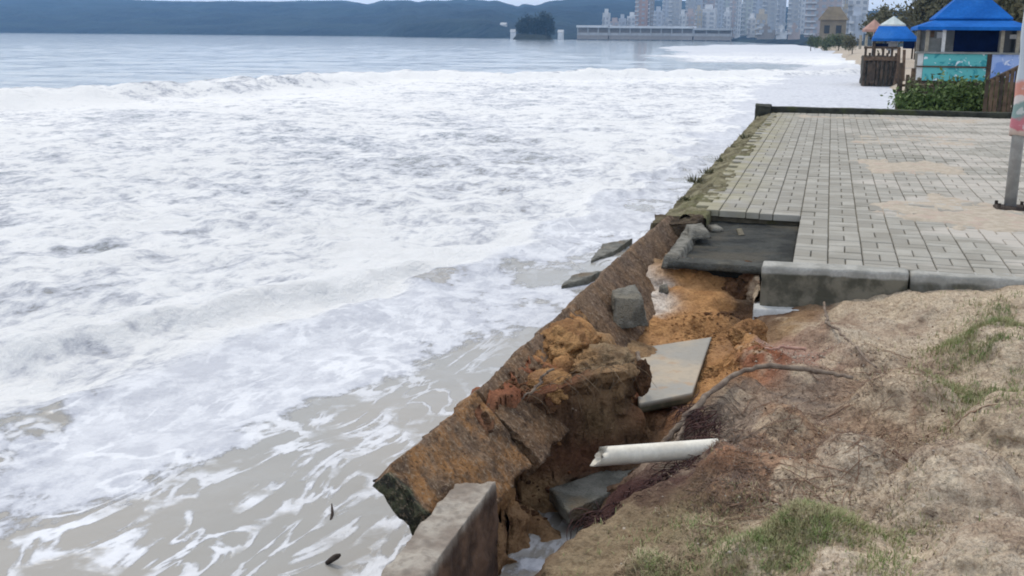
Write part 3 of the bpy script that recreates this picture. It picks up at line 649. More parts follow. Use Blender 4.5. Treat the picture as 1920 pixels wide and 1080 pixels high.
# drifts of sand lying on the paving
def drift(pxs, h, name, label, seed):
    W = np.array([P(a, b, 0)[:2] for a, b in pxs]); x0, y0 = W.min(0)-.35; x1, y1 = W.max(0)+.35
    nx_, ny_ = max(12, int((x1-x0)/.025)), max(12, int((y1-y0)/.03))
    X, Y = np.meshgrid(np.linspace(x0, x1, nx_), np.linspace(y0, y1, ny_), indexing='ij')
    wx, wy = X+fbm(X*2.5, Y*2, None, 6, seed, .62)*.34, Y+fbm(X*2.5, Y*2, None, 6, seed+3, .62)*.75
    ins = np.zeros(X.shape, bool); md = np.full(X.shape, 1e9)
    for i in range(len(W)):
        a, b = W[i], W[(i+1) % len(W)]
        c = ((a[1] > wy) != (b[1] > wy)); xi = (b[0]-a[0])*(wy-a[1])/((b[1]-a[1])+1e-9)+a[0]; ins ^= c & (wx < xi)
        e = b-a; tt = np.clip(((wx-a[0])*e[0]+(wy-a[1])*e[1])/(e@e), 0, 1); md = np.minimum(md, np.hypot(wx-a[0]-e[0]*tt, wy-a[1]-e[1]*tt))
    sd_ = np.where(ins, md, -md)
    Z = -.03+(h+.03)*sstep(-.22, .12, sd_)+.016*fbm(X*7, Y*7, None, 5, seed+7, .6)-.004
    o = mesh_np(name, np.stack([X, Y, Z], -1).reshape(-1, 3), grid_faces(nx_, ny_), M['sand'])
    if o.data.polygons[0].normal.z < 0: o.data.flip_normals()
    tagp(o, label, 'sand', None, 'stuff')
drift([(1610, 300), (1770, 302), (1795, 322), (1620, 320)], .012, 'sand_drift', 'pale oblong drift of sand in the middle of the paving', 3)
drift([(1590, 252), (1800, 256), (1850, 272), (1600, 268)], .008, 'sand_drift', 'thin drift of sand near the far end of the paving', 13)
drift([(1640, 380), (1790, 372), (1960, 395), (1990, 440), (1800, 425), (1690, 410)], .012, 'sand_drift', 'pinkish sand washed around the foot of the steel pole', 23)
drift([(1500, 216), (1850, 226), (1850, 231), (1500, 220)], .012, 'sand_drift', 'narrow strip of sand along the dark mossy parapet', 33)

# kerb on the landward edge of the hole
kerb = empty('kerb', (0, 7.7, 0)); kerb['kind'] = 'structure'
xs_k = [-.37, .645, 1.65, 2.66, 3.67, 4.68, 5.69, 6.7, 7.7, 8.7]
for i, (a, b) in enumerate(zip(xs_k[:-1], xs_k[1:])):
    ya, yb = kerb_y(a), kerb_y(b); zt = .004*((-1)**i); bot = -.30 if i < 2 else -.22
    bt = .245
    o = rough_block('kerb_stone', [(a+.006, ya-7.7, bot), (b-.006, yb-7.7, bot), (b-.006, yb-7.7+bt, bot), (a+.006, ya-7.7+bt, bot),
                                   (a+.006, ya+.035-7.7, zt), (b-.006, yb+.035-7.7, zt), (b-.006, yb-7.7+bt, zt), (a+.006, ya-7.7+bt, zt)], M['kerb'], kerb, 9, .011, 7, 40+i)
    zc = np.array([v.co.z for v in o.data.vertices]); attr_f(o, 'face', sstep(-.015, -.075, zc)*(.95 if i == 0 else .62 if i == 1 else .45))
    md = o.modifiers.new('soften', 'SMOOTH'); md.factor = .5; md.iterations = 3
fo = rough_block('footing', [(-.40, -.16, -.40), (.24, -.13, -.40), (.24, .1, -.40), (-.40, .1, -.40), (-.40, -.11, -.285), (.20, -.09, -.275), (.20, .1, -.275), (-.40, .1, -.285)], M['footing'], kerb, 8, .012, 8, 77)
fo['label'] = 'pale concrete footing showing under the kerb end'

# dark slab where the paving has gone
ds = empty('bedding_slab', (-.63, 9.1, 0)); tagp(ds, 'dark wet rectangular slab overhanging the orange washed-out hole beside the paving', 'slab')
rough_block('slab_top', [(-.44, -1.00, -.19), (.470, -1.02, -.19), (.468, 1.12, -.19), (-.47, 1.13, -.19), (-.43, -.98, -.118), (.470, -1.00, -.116), (.468, 1.12, -.112), (-.47, 1.13, -.112)], M['slab_dark'], ds, 12, .014, 5, 3)
rough_block('front_rim', [(-.45, -1.13, -.118), (.475, -1.12, -.118), (.475, -.90, -.118), (-.44, -.91, -.118), (-.44, -1.11, -.068), (.475, -1.10, -.064), (.472, -.94, -.062), (-.43, -.95, -.066)], M['rim_dark'], ds, 11, .012, 6, 5)
o = rough_block('side_rim', [(-.50, -1.10, -.13), (-.36, -1.10, -.13), (-.36, 1.10, -.13), (-.52, 1.10, -.13), (-.48, -1.08, -.045), (-.385, -1.07, -.050), (-.385, 1.08, -.04), (-.49, 1.08, -.035)], M['concrete_grey'], ds, 11, .016, 6, 6); o['label'] = 'pale broken concrete rim along the seaward side'
# rubble lying on its seaward corner
def chunk(px, py, z, size, mat, name, label, cat, seed, rz=0, flat=.6, grp=None):
    p = P(px, py, z); sx_, sy_, sz_ = size
    c = [(-sx_, -sy_, 0), (sx_, -sy_*.8, 0), (sx_*.9, sy_, 0), (-sx_*.8, sy_*.9, 0), (-sx_*.8, -sy_*.7, sz_), (sx_*.75, -sy_*.6, sz_*.8), (sx_*.6, sy_*.8, sz_*1.05), (-sx_*.7, sy_*.7, sz_*.9)]
    o = rough_block(name, c, mat, None, 7, min(size)*.22, 1.2/max(size), seed)
    o.location = p; o.rotation_euler = (random.uniform(-.2, .2)*flat, random.uniform(-.2, .2)*flat, rz)
    return tagp(o, label, cat, grp)
chunk(1306, 440, -.06, (.10, .22, .07), M['concrete_grey'], 'rubble_chunk', 'grey broken concrete lump on the seaward corner of the dark slab', 'rubble', 4, .25)
chunk(1345, 404, -.11, (.12, .14, .07), M['wall_moss'], 'rubble_chunk', 'mossy lump on the dark slab edge below the pavers', 'rubble', 6, .6)
chunk(1378, 402, -.112, (.07, .10, .05), M['concrete_grey'], 'rubble_chunk', 'flat grey fragment in the middle of the slab edge under the pavers', 'rubble', 16, .2)
chunk(1340, 432, -.112, (.07, .09, .04), M['concrete_grey'], 'rubble_chunk', 'small grey fragment inside the dark recess near its seaward corner', 'rubble', 17, .5)
chunk(1388, 436, -.112, (.03, .15, .016), M['joint'], 'sand_clump', 'small tan streak of sand on the dark slab', 'sand', 9, .15)

# ------------------------------------------------------------------ sea wall, intact part with the mossy top
def seawall():
    root = empty('seawall', (-1.25, 9.9, 0)); tagp(root, 'standing mossy concrete seawall edging the paved platform', 'wall')
    ys = np.arange(9.74, 24.75, .03); prof_u = np.linspace(0, 1, 60)
    V = []
    for y in ys:
        for u in prof_u:
            if u < .35: x, z = -1.47, -1.25+1.22*(u/.35)
            elif u < .72: x, z = -1.47+.49*((u-.35)/.37), .02*max(0, (u-.6)/.12)
            else: x, z = -.98, .02-.6*((u-.72)/.28)
            V.append((x, y, z))
    V = np.array(V); n = fbm(V[:, 0]*2.5, V[:, 1]*1.3, V[:, 2]*2.5, 4, 3); n2 = fbm(V[:, 0]*9, V[:, 1]*9, V[:, 2]*9, 4, 8)
    top = sstep(-.25, 0, V[:, 2]); outer = sstep(-1.2, -1.45, V[:, 0])
    n3 = fbm(V[:, 0]*20, V[:, 1]*16, V[:, 2]*20, 3, 18)
    V[:, 2] += top*(n*.05+n2*.045+n3*.025-.035-outer*.10*(.5+.8*np.abs(n))); V[:, 0] += (1-sstep(-1.3, -1.1, V[:, 0]))*(n*.05+n2*.025+.02)
    V -= np.array([-1.25, 9.9, 0])
    Fq = grid_faces(len(ys), len(prof_u)); o = mesh_np('wall_body', V, Fq, M['wall_moss'], root)
    rough_block('broken_end', [(-.26, -.50, -1.25), (.24, -.42, -1.25), (.27, -.05, -1.25), (-.24, -.05, -1.25), (-.20, -.46, -.03), (.20, -.36, -.02), (.27, -.05, .0), (-.22, -.05, -.02)], plain('broken_wall_core', (.12, .09, .062), (.05, .038, .028), 6, .95, .9, .1, (.20, .175, .11), 8, 0, .04), root, 10, .045, 5, 12)
seawall()
pr_ = empty('parapet', (0, 24.55, 0)); tagp(pr_, 'low dark mossy parapet along the far edge of the paving', 'wall')
rough_block('parapet_body', [(-1.25, -.10, -1.2), (9, -.10, -1.2), (9, .16, -1.2), (-1.25, .16, -1.2), (-1.25, -.10, .12), (9, -.10, .10), (9, .16, .10), (-1.25, .16, .12)], M['moss_dark'], pr_, 13, .02, 2.5, 21)
rough_block('corner_post', [(-1.50, -.40, -1.2), (-1.18, -.40, -1.2), (-1.18, .20, -1.2), (-1.50, .20, -1.2), (-1.50, -.40, .16), (-1.18, -.36, .13), (-1.18, .20, .15), (-1.50, .20, .17)], M['moss_dark'], pr_, 8, .03, 4, 22)

# ------------------------------------------------------------------ leaning wall slabs and the stub of the wall
def lean_slab(name, label, edge, width, thick, seed, stain, wet0, nose=True):
    """edge: top outer edge as points from near to far; the face falls inland at about 45 degrees"""
    E_ = [np.array(P(*e)) for e in edge]
    L = [0]
    for a, b in zip(E_[:-1], E_[1:]): L.append(L[-1]+np.linalg.norm(b-a))
    n = int(L[-1]/.018); tt = np.linspace(0, L[-1], n); EX = np.stack([np.interp(tt, L, [e[k] for e in E_]) for k in range(3)], -1)
    ang_ = np.interp(tt, [0, L[-1]], [math.radians(46), math.radians(50)])
    nu = int(width/.018); rows = []
    # ring: face (down inland), lower edge, back, upper edge
    for i in range(n):
        dn = np.array([math.cos(ang_[i]), 0, -math.sin(ang_[i])]); nb = np.array([-math.sin(ang_[i]), 0, -math.cos(ang_[i])])
        r = [EX[i]+dn*width*k/nu for k in range(nu+1)]+[EX[i]+dn*width+nb*thick*k/4 for k in range(1, 5)]
        r += [EX[i]+nb*thick+dn*width*(nu-k)/nu for k in range(1, nu+1)]+[EX[i]+nb*thick*(4-k)/4 for k in range(1, 4)]
        rows.append(r)
    V = np.array(rows); m_ = V.shape[1]; c = V.mean(1, keepdims=True)
    nz = fbm(V[..., 0]*5, V[..., 1]*5, V[..., 2]*5, 4, seed); nz2 = fbm(V[..., 0]*22, V[..., 1]*22, V[..., 2]*22, 3, seed+4)
    V = V+(V-c)/np.maximum(np.linalg.norm(V-c, axis=-1, keepdims=True), .05)*(nz*.026+nz2*.016)[..., None]
    # ragged near end
    ke = np.exp(-(tt/.10))[:, None]; V[..., 1] += ke*(fbm(V[..., 0]*9, V[..., 2]*9, None, 4, seed+7)*.07)
    Fq = []
    for i in range(n-1):
        for j in range(m_): Fq.append((i*m_+j, i*m_+(j+1) % m_, (i+1)*m_+(j+1) % m_, (i+1)*m_+j))
    Vf = V.reshape(-1, 3); caps = []
    extra = []; base = len(Vf)
    for side, i in ((0, 0), (1, n-1)):                  # end caps as fans on an inset ring
        ring = V[i]; cen = ring.mean(0)
        k0 = base+len(extra); inn = cen+(ring-cen)*.55; inn[:, 1] += (.02 if side == 0 else -.02)+fbm(ring[:, 0]*14, ring[:, 2]*14, None, 3, seed)*.025
        extra += list(inn); extra.append(cen)
        for j in range(m_):
            j2 = (j+1) % m_; q = (i*m_+j, k0+j, k0+j2, i*m_+j2); Fq.append(q if side == 0 else q[::-1])
            q = (k0+j, k0+m_, k0+m_, k0+j2); caps.append((k0+j, k0+m_, k0+j2) if side == 0 else (k0+j2, k0+m_, k0+j))
    Vall = np.concatenate([Vf, np.array(extra)])
    me = bpy.data.meshes.new(name); me.from_pydata([tuple(v) for v in Vall], [], [tuple(int(a) for a in q) for q in Fq]+caps); me.materials.append(M['lean'])
    for p in me.polygons: p.use_smooth = True
    bm = bmesh.new(); bm.from_mesh(me); bmesh.ops.recalc_face_normals(bm, faces=bm.faces); bm.to_mesh(me); bm.free()
    o = link(bpy.data.objects.new(name, me)); tagp(o, label, 'wall')
    dist = np.concatenate([np.repeat(tt, m_), np.repeat([tt[0], tt[-1]], m_+1)])
    attr_f(o, 'stain', np.clip(stain-dist*.05, 0, 1))
    isend = np.concatenate([np.zeros(len(Vf)), np.repeat([1., 0.], m_+1)])
    attr_f(o, 'wet', np.maximum(isend*.9, np.exp(-dist/.05)*.9) if wet0 else np.zeros(len(Vall)))
    return o
lean_slab('wall_slab', 'near brown seawall slab tipped towards the sea with a wet green broken end', [(727, 888, -.16), (800, 818, -.14), (893, 737, -.12)], .44, .10, 3, 1.15, True)
lean_slab('wall_slab', 'long dark grey-brown seawall slab tipped towards the sea behind the orange mound', [(893, 734, -.12), (1000, 635, -.075), (1100, 545, -.04), (1180, 470, -.02), (1258, 403, -.005)], .48, .12, 13, .30, False)
def stub():
    far_l, far_r = P(853, 908, -.3), P(928, 903, -.3)
    o = rough_block('wall_stub', [(-1.43, -.5, -1.3), (-1.20, -.5, -1.3), (-1.225, 4.18, -1.3), (-1.43, 4.10, -1.3), (-1.40, -.5, -.3), (-1.235, -.5, -.3), (far_r[0], far_r[1], -.3), (far_l[0], far_l[1], -.3)], M['stub'], None, 14, .020, 6, 31)
    zc = np.array([v.co.z for v in o.data.vertices]); attr_f(o, 'side', sstep(-.305, -.36, zc))
    tagp(o, 'low grey-topped stump of seawall running out of the bottom of the view', 'wall')
stub()

# ------------------------------------------------------------------ pieces in the pit
def slab_quad(name, label, quad, z, th, mat, seed, drop=0, amp=.006):
    Q_ = [P(a, b, z) for a, b in quad]
    c = [(q[0], q[1], z-th) for q in Q_]+[(q[0], q[1], z) for q in Q_]
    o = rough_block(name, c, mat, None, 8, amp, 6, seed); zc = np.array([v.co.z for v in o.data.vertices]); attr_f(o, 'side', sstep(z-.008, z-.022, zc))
    return tagp(o, label, 'slab')
slab_quad('concrete_slab', 'smooth tan concrete slab lying flat between the mound and the orange bank', [(1198, 757), (1298, 737), (1334, 632), (1180, 655)], -.42, .06, M['concrete_flat'], 3, 0, .004)
slab_quad('concrete_slab', 'wet grey concrete slab in the water under the white pipe', [(1065, 960), (1200, 898), (1230, 850), (1030, 915)], -.70, .07, M['wet_grey'], 5, 0, .010)
chunk(1178, 604, -.29, (.125, .16, .22), M['concrete_grey'], 'rubble_block', 'grey concrete block against the foot of the leaning wall by the white patch', 'rubble', 14, .3)
chunk(1245, 548, -.28, (.04, .05, .05), M['concrete_grey'], 'stone', 'small grey stone on the orange slope beside the white patch', 'stone', 15, .1)
chunk(1060, 950, -.80, (.05, .05, .10), M['wet_grey'], 'stone', 'rounded wet stone at the seaward end of the sunken slab', 'stone', 18, .1)
M['clod'] = plain('orange_clod', (.47, .265, .115), (.30, .155, .07), 7, .95, 1.0, .1, (.36, .20, .105), 9, 0, .04)
M['clod_tan'] = plain('tan_clod', (.36, .255, .15), (.20, .13, .075), 8, .95, 1.0, .1, (.42, .25, .12), 9, 0, .04)
M['clod_dark'] = plain('damp_clod', (.16, .085, .045), (.075, .042, .026), 9, .95, .9, .1, (.22, .10, .05), 8, 0, .04)
def clod(x, y, z, r, mat, label, seed):
    bm = bmesh.new(); bmesh.ops.create_icosphere(bm, subdivisions=5, radius=1); co = np.array([v.co for v in bm.verts])
    d = 1+.24*fbm(co[:, 0]*1.6, co[:, 1]*1.6, co[:, 2]*1.6, 4, seed)+.30*fbm(co[:, 0]*4, co[:, 1]*4, co[:, 2]*4, 5, seed+2, .65)-.16*np.abs(fbm(co[:, 0]*2.6, co[:, 1]*2.6, co[:, 2]*2.6, 3, seed+6))
    co = co*d[:, None]*np.array(r)
    for v, c in zip(bm.verts, co): v.co = c
    me = bpy.data.meshes.new('soil_clod'); bm.to_mesh(me); bm.free(); me.materials.append(M[mat])
    for p in me.polygons: p.use_smooth = True
    o = link(bpy.data.objects.new('soil_clod', me)); o.location = (x, y, z); tagp(o, label, 'clod')
p = P(1402, 628, -.25); clod(p[0], p[1]+.05, -.27, (.12, .15, .11), 'clod', 'rounded orange clod of soil on the bank edge below the kerb footing', 3)
p = P(1385, 560, -.30); clod(p[0]-.02, p[1]+.12, -.30, (.12, .12, .12), 'clod_dark', 'dark brown clod wedged under the landward end of the dark slab', 5)
p = P(1405, 515, -.17); clod(p[0]-.03, p[1]+.12, -.18, (.10, .10, .09), 'clod_dark', 'reddish brown clod between the kerb end and the dark slab', 6)
clod(-1.37, 5.84, -.16, (.15, .27, .12), 'clod', 'big rounded orange clump bulging over the leaning wall', 17)
clod(-1.10, 5.66, -.20, (.17, .20, .11), 'clod_tan', 'rounded tan clump on the landward end of the mound top', 19)
clod(-1.34, 5.34, -.245, (.15, .17, .085), 'clod', 'low reddish orange clump on the mound rim next to the leaning wall', 23)
p = P(1215, 700, -.22); clod(p[0]-.03, p[1], -.25, (.05, .07, .10), 'clod_dark', 'narrow brown clod at the tan slab end of the mound', 9)
# broken drain pipe
def pipe():
    a, b = P(1108, 857, -.30), P(1346, 840, -.262); d = (b-a)/np.linalg.norm(b-a); r = .045; n = 24
    up = np.array([0, 0, 1.]); s_ = np.cross(d, up); s_ /= np.linalg.norm(s_); u = np.cross(s_, d)
    V = []; nl = 14
    for k in range(nl+1):
        for j in range(n):
            q = 2*math.pi*j/n; off = s_*math.cos(q)+u*math.sin(q)
            st = .075*(.5+.5*math.sin(q))+.005*math.sin(5*q+1)+.004*math.sin(9*q) if k == 0 else 0
            L = np.linalg.norm(b-a); tt = st+(L-st)*k/nl
            V.append(a+d*tt+off*r)
    for k in (nl, 0):
        for j in range(n):
            q = 2*math.pi*j/n; off = s_*math.cos(q)+u*math.sin(q); st = .075*(.5+.5*math.sin(q))+.005*math.sin(5*q+1)+.004*math.sin(9*q) if k == 0 else 0
            V.append(a+d*(st+(np.linalg.norm(b-a)-st)*k/nl)+off*(r-.005))
    f = []
    for k in range(nl+2):
        for j in range(n): f.append((k*n+j, k*n+(j+1) % n, (k+1)*n+(j+1) % n, (k+1)*n+j))
    for j in range(n): f.append(((nl+2)*n+j, (nl+2)*n+(j+1) % n, (j+1) % n, j))
    o = mesh_np('drain_pipe', V, f, M['pvc']); tagp(o, 'broken white plastic drain pipe sticking out of the eroded bank', 'pipe')
    return o
pipe()
# roots
def root_tube(name, label, pts, rad, mat, n=8, wob=.006):
    W = [Vector(P(*p)) for p in pts]; out = []
    for i in range(len(W)-1):
        p0, p1, p2, p3 = W[max(i-1, 0)], W[i], W[i+1], W[min(i+2, len(W)-1)]
        for k in range(6):
            t_ = k/6; out.append(.5*((2*p1)+(p2-p0)*t_+(2*p0-5*p1+4*p2-p3)*t_*t_+(3*p1-p0-3*p2+p3)*t_**3))
    out.append(W[-1]); out = [p+Vector((random.gauss(0, wob), random.gauss(0, wob), random.gauss(0, wob*.6))) for p in out]
    rr = np.interp(np.linspace(0, 1, len(out)), np.linspace(0, 1, len(rad)), rad)*(1+.12*rng.standard_normal(len(out)))
    return tagp(MB().tube(out, list(rr), n).build(name, mat, None, True), label, 'root')
root_tube('tree_root', 'long grey root arching over the bank and down beside the white pipe', [(1600, 708, -.17), (1540, 696, -.175), (1480, 690, -.185), (1410, 690, -.20), (1350, 722, -.235), (1300, 768, -.30), (1262, 812, -.40), (1238, 850, -.50)], [.010, .014, .016, .017, .018, .016, .013], M['root'])
root_tube('tree_root', 'forked grey root hanging parallel to the long root above the pipe', [(1330, 735, -.26), (1295, 782, -.34), (1275, 815, -.38), (1262, 838, -.42)], [.008, .011, .011, .008], M['root'])
root_tube('tree_root', 'thin pale root rising from the sand up to the kerb footing', [(1640, 690, -.155), (1600, 645, -.18), (1568, 618, -.20), (1552, 605, -.20), (1548, 585, -.20), (1545, 566, -.20)], [.006, .008, .009, .010, .009, .008], M['root'])
root_tube('tree_root', 'twisted tan root dangling over the dark face of the mound', [(1150, 690, -.17), (1115, 705, -.19), (1092, 725, -.24), (1085, 750, -.30), (1076, 772, -.35)], [.016, .014, .011, .008, .005], M['root'])
root_tube('tree_root', 'thin curved root on the mound rim by the leaning wall', [(1040, 690, -.10), (1018, 705, -.15), (1005, 728, -.2), (975, 748, -.24)], [.006, .009, .009, .005], M['root'])
root_tube('tree_root', 'broken root stub at the seaward end of the tan slab', [(1195, 660, -.2), (1203, 690, -.25), (1206, 722, -.33)], [.014, .012, .008], M['root'])
# pinkish broken root over the orange clod
root_tube('tree_root', 'stripped pinkish root end lying beside the orange clod', [(1510, 655, -.21), (1470, 652, -.215), (1436, 655, -.225)], [.010, .011, .006], plain('stripped_root', (.50, .31, .24), (.38, .22, .17), 20, .85, .3))
# mats of rootlets hanging from the bank
def rootlets():
    mb = MB()
    for k in range(420):
        u = random.random()
        lip = [(1095, 1000, -.45), (1180, 950, -.40), (1260, 900, -.35), (1325, 862, -.28), (1335, 800, -.27), (1290, 770, -.33)]
        s_ = u*(len(lip)-1); i = min(int(s_), len(lip)-2); f_ = s_-i
        p = P(*lip[i])*(1-f_)+P(*lip[i+1])*f_; p = Vector(p)+Vector((random.gauss(.0, .035), random.gauss(.03, .05), .01+random.gauss(0, .012)))
        d = Vector((random.gauss(-.5, .5), random.gauss(.3, .5), random.gauss(-.4, .35))).normalized(); pts = [p]
        for q in range(5):
            d = (d+Vector((random.gauss(0, .35), random.gauss(0, .35), random.gauss(-.22, .2)))).normalized(); pts.append(pts[-1]+d*random.uniform(.018, .04))
        r = random.uniform(.0012, .0045); mb.tube(pts, [r, r, r*.9, r*.7, r*.5, r*.25], 4, False)
    o = mb.build('root_mat', M['root_dark']); tagp(o, 'dark maroon mat of fine roots hanging from the grassy bank edge', 'roots', None, 'stuff')
    mb = MB()
    for k in range(260):
        p = Vector(P(random.uniform(1255, 1400), random.uniform(735, 840), -.26)); gz = ground_z(np.array([p.x]), np.array([p.y]))[0]; p.z = gz+.004
        d = Vector((random.gauss(-.5, .5), random.gauss(-.1, .5), -.1)).normalized(); pts = [p]
        for q in range(4):
            d = (d+Vector((random.gauss(0, .3), random.gauss(0, .3), 0))).normalized(); nx_ = pts[-1]+d*random.uniform(.02, .045)
            nx_.z = ground_z(np.array([nx_.x]), np.array([nx_.y]))[0]+random.uniform(.0, .012); pts.append(nx_)
        r = random.uniform(.0015, .004); mb.tube(pts, [r, r, r, r*.8, r*.5], 4, False)
    o = mb.build('rootlets', M['root'])
    mt = MB()
    for k in range(340):
        q = random.random()**1.3; cx_, cy_ = random.choice([(1480, 790), (1420, 860), (1560, 740), (1650, 690), (1700, 780), (1450, 700), (1600, 840), (1380, 760), (1500, 900)])
        p = Vector(P(random.gauss(cx_, 75), random.gauss(cy_, 40), -.16)); a_ = random.gauss(.5, .8)+(math.pi if random.random() < .5 else 0); pts = []
        for j_ in range(7):
            gz = ground_z(np.array([p.x]), np.array([p.y]))[0]; pts.append(Vector((p.x, p.y, gz+random.uniform(.000, .012)))); a_ += random.gauss(0, .28); p = p+Vector((math.cos(a_), math.sin(a_), 0))*random.uniform(.015, .045)
        if max(abs(pts[i+1].z-pts[i].z) for i in range(6)) > .05: continue
        r = random.uniform(.0009, .0026)*(1.7 if k % 14 == 0 else 1); mt.tube(pts, [r*.7, r, r, r, r*.9, r*.7, r*.4], 4, False)
    tagp(mt.build('dry_roots', M['root_bank']), 'matted dry reddish roots and stems lying over the bank', 'roots', None, 'stuff'); tagp(o, 'grey brown rootlets matted on the bank above the pipe', 'roots', None, 'stuff')
rootlets()

# crumbs of soil, pebbles and bits of shell
def crumbs(n, regions, size, mat, name, label, seed, zoff=0):
    g_ = np.random.default_rng(seed); bm = bmesh.new(); bmesh.ops.create_icosphere(bm, subdivisions=1, radius=1); bv = np.array([v.co for v in bm.verts]); bf = np.array([[v.index for v in f.verts] for f in bm.faces]); bm.free()
    wts = np.array([r[4] for r in regions]); cnt = g_.multinomial(n, wts/wts.sum()); X, Y = [], []
    for (px, py, z, rad, _), c in zip(regions, cnt): p = P(px, py, z); X.append(p[0]+g_.standard_normal(c)*rad); Y.append(p[1]+g_.standard_normal(c)*rad*1.3)
    X, Y = np.concatenate(X), np.concatenate(Y); Z = ground_z(X, Y); k = (Z > -.8) & (Y < kerb_y(X)-.03); X, Y, Z = X[k], Y[k], Z[k]; n = len(X)
    r = size*np.exp(g_.standard_normal(n)*.40); j = 1+.35*g_.standard_normal((n, len(bv), 1))
    V = bv[None]*j*(r[:, None]*np.array([1, 1, .7])[None])[:, None, :]+np.stack([X, Y, Z+r*.3+zoff], -1)[:, None, :]
    o = mesh_np(name, V.reshape(-1, 3), (bf[None]+np.arange(n)[:, None, None]*len(bv)).reshape(-1, 3), mat, None, False); tagp(o, label, 'soil', None, 'stuff')
crumbs(1700, [(1290, 545, -.25, .16, 2), (1330, 600, -.34, .14, 1.5), (1120, 645, -.13, .10, 1.6), (1080, 660, -.12, .10, 1), (1330, 690, -.42, .05, 1), (1180, 660, -.16, .06, .8), (1400, 650, -.22, .06, .6)], .0062, M['clod'], 'soil_crumbs', 'loose orange crumbs of soil on the washed-out slope and mound', 71)
crumbs(500, [(1000, 715, -.18, .08, 1), (1000, 940, -.8, .10, 1), (960, 920, -.6, .05, 1), (1380, 590, -.36, .08, 1)], .010, M['clod_dark'], 'dark_crumbs', 'dark crumbs of damp soil fallen round the foot of the mound', 72)
crumbs(1500, [(1600, 650, -.18, .35, 1), (1700, 800, -.08, .4, 1), (1500, 800, -.17, .25, 1), (1450, 950, -.15, .25, 1), (1800, 950, 0, .3, .8), (1480, 640, -.22, .12, .7)], .0036, M['sand'], 'pebbles', 'small pale pebbles and shell bits scattered on the bank', 73)
crumbs(800, [(1600, 700, -.18, .35, 1), (1700, 750, -.08, .4, 1), (1450, 800, -.17, .22, 1.4), (1400, 900, -.2, .2, 1), (1750, 620, -.1, .3, .8)], .0032, M['clod_dark'], 'dark_litter', 'dark bits of bark and dead leaves scattered on the bank', 74)
def fibres():
    mb = MB()
    for k in range(34):
        i = random.choice([random.gauss(4.6, .35), random.gauss(3.2, .25), random.uniform(1.8, 5.9)]); i = min(max(i, 1.8), 5.9); a_ = Vector(RIM[int(i)]).lerp(Vector(RIM[int(i)+1]), i-int(i)); p = a_+Vector((random.gauss(0, .03), random.uniform(-.03, .10), .03)); pts = [p]
        d = Vector((random.gauss(0, .9), -.4, random.gauss(-.1, .3))).normalized()
        for q in range(6):
            d = (d+Vector((random.gauss(0, .3), random.gauss(-.05, .15), -.28))).normalized(); pts.append(pts[-1]+d*random.uniform(.02, .05)); 
        r = random.uniform(.0010, .0026)*(1.8 if k % 9 == 0 else 1); mb.tube(pts, [r, r, r, r*.9, r*.7, r*.5, r*.3], 5, False)
    tagp(mb.build('hanging_rootlets', M['root_tan'], None, True), 'tan rootlets hanging over the face of the orange mound', 'roots', None, 'stuff')
fibres()

# ------------------------------------------------------------------ grass, straw and litter on the bank
def blades(n, regions, h, w, lay, mat, name, label, cat, seed):
    g_ = np.random.default_rng(seed); V = []; wts = np.array([r[3] for r in regions]); wts = wts/wts.sum()
    cnt = g_.multinomial(n, wts); X, Y = [], []
    for (px, py, rad, _), c in zip(regions, cnt):
        p = P(px, py, -.15); X.append(p[0]+g_.standard_normal(c)*rad); Y.append(p[1]+g_.standard_normal(c)*rad*1.2)
    X, Y = np.concatenate(X), np.concatenate(Y)
    keep = (fbm(X*6, Y*6, None, 3, seed) > -.12+.25*g_.standard_normal(len(X))*.5) & (Y < kerb_y(X)-.02) & (Y > -1) & (X > -1.0)
    X, Y = X[keep], Y[keep]; Z = ground_z(X, Y); k2 = Z > -.45; X, Y, Z = X[k2], Y[k2], Z[k2]; c = len(X)
    a = g_.uniform(0, 2*math.pi, c); hh = h*g_.uniform(.4, 1.3, c); ln = np.clip(lay+g_.standard_normal(c)*.25, 0, 1.5)
    dx, dy = np.cos(a), np.sin(a); ux, uz = np.sin(ln), np.cos(ln); ww = w*g_.uniform(.6, 1.3, c)
    base = np.stack([X, Y, Z-.003], -1); side = np.stack([-dy, dx, 0*dx], -1)*ww[:, None]
    mid = base+np.stack([dx*ux*.5, dy*ux*.5, uz*.55+.02], -1)*hh[:, None]; tip = base+np.stack([dx*ux*1.1, dy*ux*1.1, uz*.9], -1)*hh[:, None]
    tip[:, 2] = np.maximum(tip[:, 2], Z+.003)
    V = np.stack([base-side, base+side, mid+side*.7, mid-side*.7, tip], 1).reshape(-1, 3)
    i = np.arange(c)[:, None]*5
    Fq = np.concatenate([i+np.array([0, 1, 2]), i+np.array([0, 2, 3]), i+np.array([3, 2, 4])])
    o = mesh_np(name, V, Fq, mat, None, False); tagp(o, label, cat, None, 'stuff')
M['grass'] = leafmat('green_grass', (.16, .22, .075), (.24, .28, .11), (.34, .31, .17))
M['straw'] = leafmat('dry_straw', (.36, .28, .17), (.48, .39, .26), (.24, .17, .11))
M['twig'] = leafmat('brown_litter', (.17, .115, .08), (.24, .17, .12), (.10, .065, .05))
blades(20000, [(1900, 650, .20, 3), (1880, 720, .20, 3), (1960, 700, .25, 2), (1820, 640, .12, .8), (1900, 780, .15, 1), (1900, 600, .15, 1)], .045, .0022, .5, M['grass'], 'grass', 'green grass patch on the bank below the pole', 'grass', 1)
